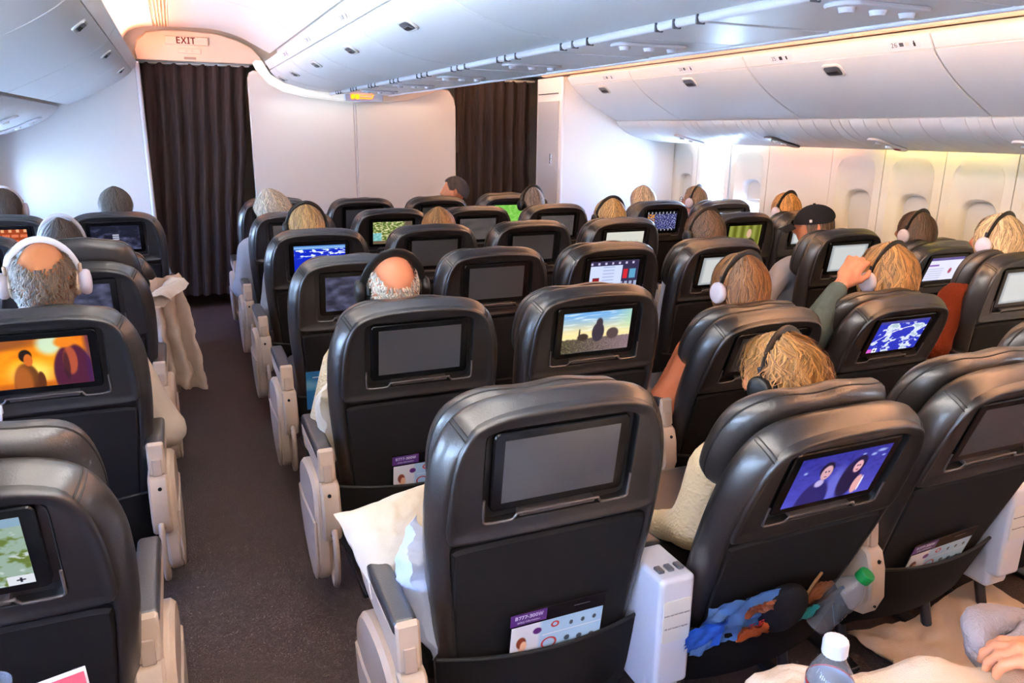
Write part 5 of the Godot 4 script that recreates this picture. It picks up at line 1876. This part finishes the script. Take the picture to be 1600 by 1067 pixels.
# ---------------------------------------------------------------- things in the seats and pockets
func pillow(w: float, h: float, t: float, seed_: int, crumple := 1.0) -> MB:
	var f := FastNoiseLite.new()
	f.seed = seed_
	f.frequency = 1.0
	var rows := []
	for side in 2:
		for i in 23:
			var v: float = i / 11.0 - 1.0
			if side == 1:
				v = -v
			var row := PackedVector3Array()
			for k in 31:
				var u := k / 15.0 - 1.0
				var puff := pow(maxf(1.0 - pow(absf(u), 2.6), 0.0), 0.55) * pow(maxf(1.0 - pow(absf(v), 2.6), 0.0), 0.55)
				var pinch := 1.0 - 0.1 * (1.0 - u * u * v * v) * (absf(u) + absf(v)) * 0.5
				var z: float = puff * t * (1.0 if side == 0 else -1.0) + crumple * 0.012 * f.get_noise_2d(u * 2.6, v * 2.6 + side * 9.0) * puff + crumple * 0.007 * sin(7.0 * (u * 0.8 + v) + 3.0 * f.get_noise_2d(u, v)) * (1.0 - puff)
				row.append(Vector3(u * w * pinch, v * h * pinch, z))
			rows.append(row)
	var b := MB.new()
	b.loft(rows, false, false, false, 180.0)
	return b

func cloth(nu: int, nv: int, f: Callable, m: Material, called: String, label: String, category: String) -> MeshInstance3D:
	var b := MB.new()
	var rows := []
	var under := []
	for i in nv:
		var row := PackedVector3Array()
		for k in nu:
			row.append(f.call(k / float(nu - 1), i / float(nv - 1)))
		rows.append(row)
	for i in nv:
		var row := PackedVector3Array()
		for k in nu:
			var du: Vector3 = rows[i][mini(k + 1, nu - 1)] - rows[i][maxi(k - 1, 0)]
			var dv: Vector3 = rows[mini(i + 1, nv - 1)][k] - rows[maxi(i - 1, 0)][k]
			row.append(rows[i][k] - du.cross(dv).normalized() * 0.006)
		under.append(row)
	under.reverse()
	rows.append_array(under)
	b.loft(rows, false, false, false, 180.0)
	var o := part(called, b, m, self)
	tag(o, label, category)
	return o

func pocket_spot(col: String, row: int, tilt: float, p: Vector3, yaw := 0.0, roll := 0.0, slide := 0.0) -> Transform3D:   # in the back's frame
	var x := tilted(tilt)
	if tilt > 18.0:
		x.origin += Vector3(0, -0.03 if tilt < 19.0 else -0.055 - 0.008 * (tilt - 20.0), 0.06)
	return Transform3D(Basis(), Vector3(COL[col] + slide, 0, RZ - PITCH * (row - 1))) * x * Transform3D(Basis.from_euler(Vector3(0, yaw, roll)), p)

func safety_card(xf: Transform3D, label: String) -> void:
	var t := thing("safety_card", label, "card", xf.origin)
	var local := Transform3D(xf.basis, Vector3.ZERO)
	var b := MB.new()
	b.rbox(Vector3.ZERO, Vector3(0.27, 0.19, 0.003), 0.001, 2)
	part("sheet", b, std(Color(0.07, 0.06, 0.07), 0.25), t, local)
	b = MB.new()
	b.rbox(Vector3(-0.085, 0.073, 0.0018), Vector3(0.1, 0.036, 0.0006), 0.0003, 1)
	part("title_block", b, std(Color(0.34, 0.16, 0.45), 0.3), t, local)
	part("lettering", text("B777-300W", 0.015, 0.0003, "Droid Sans", true), mat.white_plastic, t, local * Transform3D(Basis(), Vector3(-0.085, 0.079, 0.0023)))
	part("lettering", text("safety information", 0.0075, 0.0003), mat.white_plastic, t, local * Transform3D(Basis(), Vector3(-0.085, 0.064, 0.0023)))
	part("lettering", text("- - - - - - - - - -", 0.008, 0.0003), mat.white_plastic, t, local * Transform3D(Basis(), Vector3(0.065, 0.076, 0.0019)))
	var im := paint(160, 100, func(u, v):
		var c := Color(0.72, 0.86, 0.94)
		c = c.lerp(Color(0.95, 0.95, 0.95), 1.0 - smoothstep(0.28, 0.34, u))
		c = c.lerp(Color(0.32, 0.12, 0.4), blob(u, v, 0.12, 0.95, 0.11, 0.35))
		c = c.lerp(Color(0.95, 0.75, 0.6), blob(u, v, 0.13, 0.48, 0.045, 0.14))
		c = c.lerp(Color(0.5, 0.2, 0.1), maxf(blob(u, v, 0.115, 0.4, 0.05, 0.13) - blob(u, v, 0.14, 0.49, 0.035, 0.12), 0.0))
		c = c.lerp(Color(0.4, 0.15, 0.5), blob(u, v, 0.28, 0.2, 0.045, 0.07))
		for q in [[0.47, 0.14, 0.035], [0.42, 0.56, 0.075], [0.42, 0.92, 0.05]]:
			var d := Vector2(u - q[0], (v - q[1]) * 0.62).length()
			c = c.lerp(Color(0.8, 0.15, 0.15), 1.0 - smoothstep(0.006, 0.012, absf(d - q[2])))
		for k in 3:
			c = c.lerp(Color(0.25, 0.3, 0.35), maxf(blob(u, v, 0.65 + 0.13 * k, 0.2, 0.02, 0.05), blob(u, v, 0.62 + 0.14 * k, 0.55 + 0.04 * k, 0.03, 0.06)))
		if absf(v - 0.34) < 0.012 and u > 0.34:
			c = Color(0.95, 0.97, 1.0)
		return c)
	var m := std(Color.WHITE, 0.3)
	m.albedo_texture = im
	b = MB.new()
	b.loft([PackedVector3Array([Vector3(-0.13, 0.05, 0.0017), Vector3(0.13, 0.05, 0.0017)]), PackedVector3Array([Vector3(-0.13, -0.09, 0.0017), Vector3(0.13, -0.09, 0.0017)])], false, false, false, 180.0, true)
	part("print", b, m, t, local)

func bottle_mb(h: float, r: float) -> MB:
	var b := MB.new()
	var rows := []
	for q in [[0.0, 0.5], [0.004, 0.9], [0.02, 1.0], [0.3, 1.0], [0.33, 0.94], [0.36, 1.0], [0.43, 0.94], [0.46, 1.0], [0.66, 1.0], [0.74, 0.86], [0.82, 0.6], [0.88, 0.4], [0.9, 0.38], [0.94, 0.38]]:
		var row := PackedVector3Array()
		for k in 28:
			row.append(Vector3(cos(TAU * k / 28) * r * q[1], q[0] * h, sin(TAU * k / 28) * r * q[1]))
		rows.append(row)
	b.loft(rows, true, true, true, 50.0)
	return b

func cap_mb(h: float, r: float) -> MB:
	var b := MB.new()
	var rows := []
	for q in [[-0.5, 0.98], [-0.48, 1.0], [0.3, 1.0], [0.45, 0.95], [0.5, 0.85]]:
		var row := PackedVector3Array()
		for k in 36:
			row.append(Vector3(cos(TAU * k / 36) * r * q[1] * (1.0 if k % 2 else 0.96), q[0] * h, sin(TAU * k / 36) * r * q[1] * (1.0 if k % 2 else 0.96)))
		rows.append(row)
	b.loft(rows, true, true, true, 45.0)
	return b

func crumpled(w: float, h: float, seed_: int, deep := 0.03) -> Callable:
	var f := FastNoiseLite.new()
	f.seed = seed_
	f.frequency = 1.0
	f.noise_type = FastNoiseLite.TYPE_CELLULAR
	return func(u: float, v: float) -> Vector3: return Vector3((u - 0.5) * w + 0.01 * f.get_noise_2d(u * 3.0, v * 3.0), (0.5 - v) * h + 0.02 * f.get_noise_2d(u * 2.0 + 5.0, v), deep * f.get_noise_2d(u * 3.2, v * 2.6 + 3.0))

func objects() -> void:
	var o: MeshInstance3D
	var b: MB
	# pillows in the nearest aisle seat
	var pm := fabric(Color(0.86, 0.8, 0.71), 0.04, 4.0)
	o = part("pillow", pillow(0.17, 0.12, 0.075, 3), pm, self, Transform3D(Basis.from_euler(Vector3(-0.85, 0.3, 0.02)), Vector3(0.475, 0.67, -1.78)))
	tag(o, "cream pillow with a pointed corner on the nearest aisle seat", "pillow")
	o = part("pillow", pillow(0.1, 0.15, 0.06, 8, 1.3), fabric(Color(0.78, 0.83, 0.93), 0.04, 4.0), self, Transform3D(Basis.from_euler(Vector3(-0.2, 1.2, 0.1)), Vector3(0.475, 0.6, -1.63)))
	tag(o, "pale blue white pillow squeezed between armrest and nearest seat", "pillow")
	o = part("pillow", pillow(0.1, 0.14, 0.05, 12), pm, self, Transform3D(Basis.from_euler(Vector3(-0.1, 1.1, 0.15)), Vector3(0.445, 0.68, -2.68)))
	tag(o, "cream cushion beside the old man in the second aisle seat", "pillow")
	# beige jacket over an armrest of the left block
	var beige := fabric(Color(0.74, 0.64, 0.56), 0.06, 4.0)
	var nf := FastNoiseLite.new()
	nf.seed = 41
	nf.frequency = 1.0
	cloth(25, 40, func(u: float, v: float) -> Vector3:
		var fold := sin(u * 15.0 + nf.get_noise_2d(v * 1.5, 2.0) * 2.5)
		var y := 0.93 - 0.6 * v - 0.05 * u * v
		var x := lerpf(-0.2, -0.06, u) + lerpf(0.0, 0.07, v) * (0.4 + u) + 0.012 * fold
		return Vector3(x + 0.02 * nf.get_noise_2d(u * 3.0, v * 4.0), y + 0.02 * nf.get_noise_2d(u * 4.0, 7.0), -4.42 + 0.035 * fold * smoothstep(0.1, 0.6, v) + 0.03 * nf.get_noise_2d(u * 2.0, v * 3.0) - 0.1 * (1.0 - v) * u), beige, "jacket", "beige jacket hanging into the left aisle over an armrest", "jacket")
	cloth(22, 22, func(u: float, v: float) -> Vector3:
		var a := u * TAU * 0.6 + 0.4
		var r := 0.075 + 0.02 * nf.get_noise_2d(u * 4.0, v * 4.0)
		return Vector3(-0.14 + 0.07 * cos(v * 3.0) + r * cos(a) * 0.9 + 0.05 * v, 0.87 + r * sin(a) * 0.8 - 0.07 * v, -4.38 + 0.1 * (v - 0.5)), fabric(Color(0.8, 0.75, 0.7), 0.06, 4.0), "sweatshirt", "bunched pale sweatshirt lying on top of the beige jacket", "sweatshirt")
	# cards in the pockets
	safety_card(pocket_spot("A", 1, TILT, Vector3(0.025, 0.065, 0.022), 0.0, 0.0, 0.035), "purple and black safety card in the pocket of the nearest aisle seat")
	safety_card(pocket_spot("A", 2, TILT, Vector3(0.03, 0.065, 0.022), 0.0, 0.0), "safety card in the pocket of the second aisle seat, teal wrapper on it")
	safety_card(pocket_spot("C", 1, 18.5, Vector3(0.0, 0.05, 0.02), 0.0, 0.08), "slanted safety card in the pocket of the seat at the right edge")
	var xf := pocket_spot("A", 2, TILT, Vector3(0.1, 0.1, 0.04))
	b = MB.new()
	var cr := crumpled(0.13, 0.08, 5, 0.02)
	o = cloth(14, 10, func(u, v): return xf * cr.call(u, v), std(Color(0.12, 0.55, 0.52), 0.35), "wrapper", "teal wrapper on the safety card of the second aisle seat", "wrapper")
	b = MB.new()
	b.rbox(Vector3.ZERO, Vector3(0.17, 0.2, 0.003), 0.001, 2)
	var blue := std(Color.WHITE, 0.3)
	blue.albedo_texture = paint(64, 64, func(u, v): return Color(0.16, 0.42, 0.66).lerp(Color(0.3, 0.62, 0.75), clampf(v * 0.6 + 0.5 * nf.get_noise_2d(u * 2.0, v * 2.0), 0, 1)).lerp(Color(0.7, 0.85, 0.92), blob(u, v, 0.5, 0.85, 0.4, 0.12, 0.6) * 0.6))
	blue.uv1_triplanar = true
	blue.uv1_scale = Vector3.ONE * 5.0
	var t := thing("leaflet", "blue leaflet in the pocket of the third aisle seat", "leaflet", Vector3.ZERO)
	xf = pocket_spot("A", 3, TILT, Vector3(-0.17, 0.09, 0.02))
	part("sheet", b, blue, t, xf)
	b = MB.new()
	b.rbox(Vector3(-0.02, 0.07, 0.002), Vector3(0.07, 0.006, 0.001), 0.0004, 1)
	part("printed_line", b, mat.white_plastic, t, xf)
	# the reclined seat's pocket: wrappers, pouch, phone, bottle
	var pk := func(x: float, y: float, z: float) -> Transform3D: return pocket_spot("B", 1, 20.0, Vector3(x, y, z), 0.0, 0.0, 0.02)
	var foil := std(Color(0.42, 0.62, 0.9), 0.22, 0.7)
	foil.metallic = 0.25
	cr = crumpled(0.24, 0.2, 7, 0.05)
	xf = pk.call(-0.17, 0.11, 0.068)
	t = thing("snack_bag", "crumpled light blue foil snack bag in the reclined seat's pocket", "snack bag")
	b = MB.new()
	var rows := []
	for i in 18:
		var row := PackedVector3Array()
		for k in 20:
			row.append(xf * cr.call(k / 19.0, i / 17.0))
		rows.append(row)
	b.loft(rows, false, false, false, 60.0)
	part("foil", b, foil, t)
	b = MB.new()
	rows = []
	cr = crumpled(0.09, 0.045, 7, 0.03)
	for i in 8:
		var row := PackedVector3Array()
		for k in 12:
			row.append(xf * (cr.call(k / 11.0, i / 7.0) + Vector3(0.035, 0.08, 0.018)))
		rows.append(row)
	b.loft(rows, false, false, false, 60.0)
	part("printed_band", b, std(Color(0.5, 0.26, 0.16), 0.3), t)
	part("lettering", text("T.E", 0.03, 0.001, "Droid Serif", true), std(Color(0.6, 0.06, 0.12), 0.4), t, xf * Transform3D(Basis.from_euler(Vector3(0, 0, 0.2)), Vector3(-0.03, 0.088, 0.05)))
	cr = crumpled(0.12, 0.1, 15, 0.03)
	xf = pk.call(-0.265, 0.085, 0.062)
	cloth(12, 10, func(u, v): return xf * cr.call(u, v), std(Color(0.2, 0.42, 0.85), 0.25, 0.6), "wrapper", "bright blue wrapper at the left end of the reclined seat's pocket", "wrapper")
	cr = crumpled(0.11, 0.05, 19, 0.025)
	xf = pk.call(-0.1, 0.07, 0.075)
	cloth(14, 8, func(u, v): return xf * cr.call(u, v), std(Color(0.75, 0.35, 0.16), 0.3, 0.6), "wrapper", "orange and tan snack wrapper low in the reclined seat's pocket", "wrapper")
	b = MB.new()
	rows = []
	for i in 12:
		var a := PI * i / 11.0
		var row := PackedVector3Array()
		for k in 20:
			var g := TAU * k / 20
			row.append(Vector3(cos(g) * 0.075 * sin(a), 0.09 * -cos(a), sin(g) * 0.045 * sin(a)))
		rows.append(row)
	b.loft(rows, true, false, false, 180.0)
	o = part("pouch", b, fabric(Color(0.09, 0.085, 0.1)), self, pk.call(-0.01, 0.1, 0.045))
	tag(o, "rounded black pouch in the reclined seat's pocket", "pouch")
	t = thing("phone", "black phone with a brass coloured edge upright in the reclined seat's pocket", "phone")
	b = MB.new()
	b.prism(MB.rrect(0.08, 0.16, 0.01, 4), -0.004, 0.004, pk.call(0.075, 0.11, 0.04) * Transform3D(Basis.from_euler(Vector3(0, 0.45, -0.16))), 0.002)
	part("case", b, std(Color(0.55, 0.4, 0.25), 0.3), t)
	b = MB.new()
	b.prism(MB.rrect(0.074, 0.154, 0.008, 4), 0.0035, 0.0046, pk.call(0.075, 0.11, 0.04) * Transform3D(Basis.from_euler(Vector3(0, 0.45, -0.16))), 0.0004)
	part("glass", b, std(Color(0.03, 0.03, 0.035), 0.08), t)
	t = thing("bottle", "clear bottle with a green cap and orange peel in the reclined seat's pocket", "bottle")
	var bx: Transform3D = pk.call(0.16, -0.02, 0.05) * Transform3D(Basis.from_euler(Vector3(0.1, 0, -0.3)))
	part("body", bottle_mb(0.23, 0.045), mat.bottle, t, bx)
	part("cap", cap_mb(0.03, 0.023), std(Color(0.04, 0.5, 0.22), 0.4), t, bx * Transform3D(Basis(), Vector3(0, 0.222, 0)))
	cr = crumpled(0.085, 0.11, 23, 0.02)
	bx = pk.call(0.16, 0.07, 0.02) * Transform3D(Basis.from_euler(Vector3(0.1, 0, -0.3)))
	cloth(10, 10, func(u, v): return bx * cr.call(u, v), std(Color(0.72, 0.42, 0.24), 0.5), "paper_bag", "orange brown paper behind the green capped bottle", "paper bag")
	cr = crumpled(0.06, 0.05, 29, 0.02)
	xf = pk.call(0.09, 0.075, 0.07)
	cloth(8, 8, func(u, v): return xf * cr.call(u, v), std(Color(0.15, 0.55, 0.55), 0.4), "wrapper", "small teal wrapper beside the phone in the reclined seat's pocket", "wrapper")
	# clear plastic bag on the second row console
	var film := std(Color(0.85, 0.88, 0.92, 0.3), 0.15)
	film.transparency = BaseMaterial3D.TRANSPARENCY_ALPHA
	cr = crumpled(0.15, 0.12, 33, 0.05)
	cloth(16, 14, func(u, v): return Vector3(1.3, 0.68, -2.02) + Basis.from_euler(Vector3(-1.0, 0.3, 0)) * cr.call(u, v), film, "plastic_bag", "crumpled clear plastic bag left of the tousled child's headrest", "plastic bag")
	# charging cable hanging from the desert film seat
	b = MB.new()
	xf = Transform3D(Basis(), Vector3(0, 0, -0.27)) * pocket_spot("L", 2, 7.0, Vector3(-0.125, 0.43, 0.006))
	b.tube(smooth3([xf * Vector3(0, 0, 0), xf * Vector3(0.0, -0.03, 0.02), xf * Vector3(-0.012, -0.1, 0.03), xf * Vector3(-0.03, -0.2, 0.04), xf * Vector3(-0.06, -0.35, 0.05)], 4), 0.0035, 6)
	t = thing("charging_cable", "white charging cable hanging below the desert film screen", "cable")
	part("cord", b, mat.white_plastic, t)
	b = MB.new()
	b.rbox(xf * Vector3(0, -0.008, 0.008), Vector3(0.012, 0.03, 0.008), 0.003)
	part("plug", b, mat.white_plastic, t)
	near_camera()

func near_camera() -> void:
	var o: MeshInstance3D
	var b: MB
	var t: Node3D
	# row 0, mostly out of the frame: the console with a bottle, a lap under a blanket
	var nf := FastNoiseLite.new()
	nf.seed = 52
	nf.frequency = 1.0
	t = thing("seat_console", "white seat console under the water bottle at the bottom edge", "seat console", Vector3(0.985, 0, RZ + PITCH - 0.12))
	part("body", sm.console, mat.white_plastic, t)
	part("pad", sm.console_pad, mat.head_leather, t)
	t = thing("water_bottle", "clear water bottle with a white cap at the bottom edge", "bottle", Vector3(0.985, 0.626, -0.815))
	var s := 0.235
	part("body", bottle_mb(s, 0.041), mat.bottle, t)
	part("cap", cap_mb(0.03, 0.022), mat.white_plastic, t, Transform3D(Basis(), Vector3(0, s * 0.955, 0)))
	b = MB.new()
	b.tube(PackedVector3Array([Vector3(0, s * 0.47, 0), Vector3(0, s * 0.64, 0)]), 0.0418, 28, 1.0, false)
	part("label_sleeve", b, std(Color(0.6, 0.7, 0.85), 0.4), t)
	b = MB.new()
	b.tube(PackedVector3Array([Vector3(0, s * 0.62, 0), Vector3(0, s * 0.655, 0)]), 0.0422, 28, 1.0, false)
	part("label_band", b, std(Color(0.65, 0.1, 0.12), 0.4), t)
	cloth(54, 30, func(u: float, v: float) -> Vector3:
		var x := lerpf(0.93, 2.0, u)
		var zf := lerpf(-1.05, -0.8, smoothstep(0.25, 0.75, u))
		var zb := -0.89 if x < 1.07 else lerpf(-0.89, -0.35, smoothstep(1.07, 1.16, x))
		var y := 0.632 + 0.035 * exp(-pow((x - 1.33) / 0.13, 2.0)) + 0.03 * exp(-pow((x - 1.65) / 0.13, 2.0)) + 0.02 * nf.get_noise_2d(u * 5.0, v * 3.0) + 0.009 * sin(x * 34.0 + v * 5.0 + 3.0 * nf.get_noise_2d(v * 2.0, u * 2.0))
		if v < 0.2:
			y -= 0.4 * pow((0.2 - v) / 0.2, 1.6)
		if u < 0.08:
			y -= 0.2 * pow((0.08 - u) / 0.08, 2.0)
		return Vector3(x, y, lerpf(zf, zb, v)), fabric(Color(0.88, 0.79, 0.7), 0.1, 4.0), "blanket", "cream blanket over a lap at the bottom right", "blanket")
	cloth(30, 20, func(u: float, v: float) -> Vector3:
		var a := u * TAU
		var g := v * TAU
		var r := 0.045 + 0.012 * nf.get_noise_2d(u * 4.0, v * 4.0) + 0.006 * sin(g * 3.0 + u * 9.0)
		return Vector3(1.6, 0.665, -0.87) + Vector3(cos(a) * (0.1 + r * cos(g)), 0.7 * r * sin(g) + 0.02 * sin(a * 2.0), sin(a) * (0.035 + r * 0.8 * cos(g))), grain(std(Color(0.62, 0.58, 0.6), 0.9), mat.knit_n, 0.4, 6.0), "scarf", "mauve grey knitted scarf on the cream blanket", "scarf")
	person({"at": Vector3(1.95, 1.2, -0.46), "hair": Color(0.3, 0.18, 0.08), "seed": 60, "top": fabric(Color(0.6, 0.56, 0.58)), "skin": skin(Color(0.86, 0.58, 0.44)), "pose": "near", "sleeve": 0.8, "arm_l": [Vector3(-0.27, -0.44, 0.0), Vector3(-0.385, -0.43, -0.2), Vector3(0.0, 1.0, 0.1)], "label": "passenger at the bottom right edge, hand resting on the cream blanket"})
	cloth(26, 16, func(u: float, v: float) -> Vector3: return Vector3(lerpf(2.0, 2.75, u), 0.03 + 0.03 * absf(nf.get_noise_2d(u * 4.0 + 3.0, v * 3.0)) + 0.02 * sin(u * 9.0 + v * 4.0) * v, lerpf(-1.62, -1.3, v) + 0.04 * sin(u * 5.0)), fabric(Color(0.8, 0.71, 0.61), 0.1, 4.0), "blanket", "tan blanket on the floor under the right edge seat", "blanket")
	# lower left corner: a glass and a leaflet on the tray behind the corner seat
	t = thing("tray_table", "dark tray table folded out behind the lower left corner seat", "tray table", Vector3(-0.47, 0.72, -1.24))
	b = MB.new()
	b.rbox(Vector3.ZERO, Vector3(0.46, 0.016, 0.26), 0.007)
	part("table_top", b, mat.shell, t)
	b = MB.new()
	for sx in [-0.2, 0.2]:
		b.rbox(Vector3(sx, -0.02, -0.12), Vector3(0.02, 0.03, 0.2), 0.005)
	part("support_arms", b, mat.dark_metal, t).set_meta("kind", "stuff")
	t = thing("leaflet", "magenta and white leaflet at the lower left corner", "leaflet", Vector3(-0.29, 0.752, -1.315))
	var tip := Basis.from_euler(Vector3(0.5, 0.25, 0))
	b = MB.new()
	b.rbox(Vector3(0, 0.01, 0.02), Vector3(0.13, 0.004, 0.1), 0.001, 2, tip)
	part("sheet", b, mat.white_plastic, t)
	b = MB.new()
	b.rbox(Vector3(0.012, 0.013, 0.024), Vector3(0.1, 0.004, 0.085), 0.001, 2, tip)
	part("cover", b, std(Color(0.66, 0.08, 0.27), 0.35), t)
	t = thing("drinking_glass", "clear plastic cup at the very bottom left corner", "cup", Vector3(-0.375, 0.728, -1.31))
	b = MB.new()
	var rows := []
	for q in [[0.0, 0.028], [0.004, 0.03], [0.09, 0.037], [0.092, 0.037], [0.09, 0.035], [0.006, 0.028]]:
		var row := PackedVector3Array()
		for k in 28:
			row.append(Vector3(cos(TAU * k / 28) * q[1], q[0], sin(TAU * k / 28) * q[1]))
		rows.append(row)
	b.loft(rows, true, true, true, 40.0)
	part("cup", b, mat.bottle, t)

func _ready() -> void:
	rng.seed = 7
	view_and_light()
	make_materials()
	setting()
	seats()
	people()
	objects()
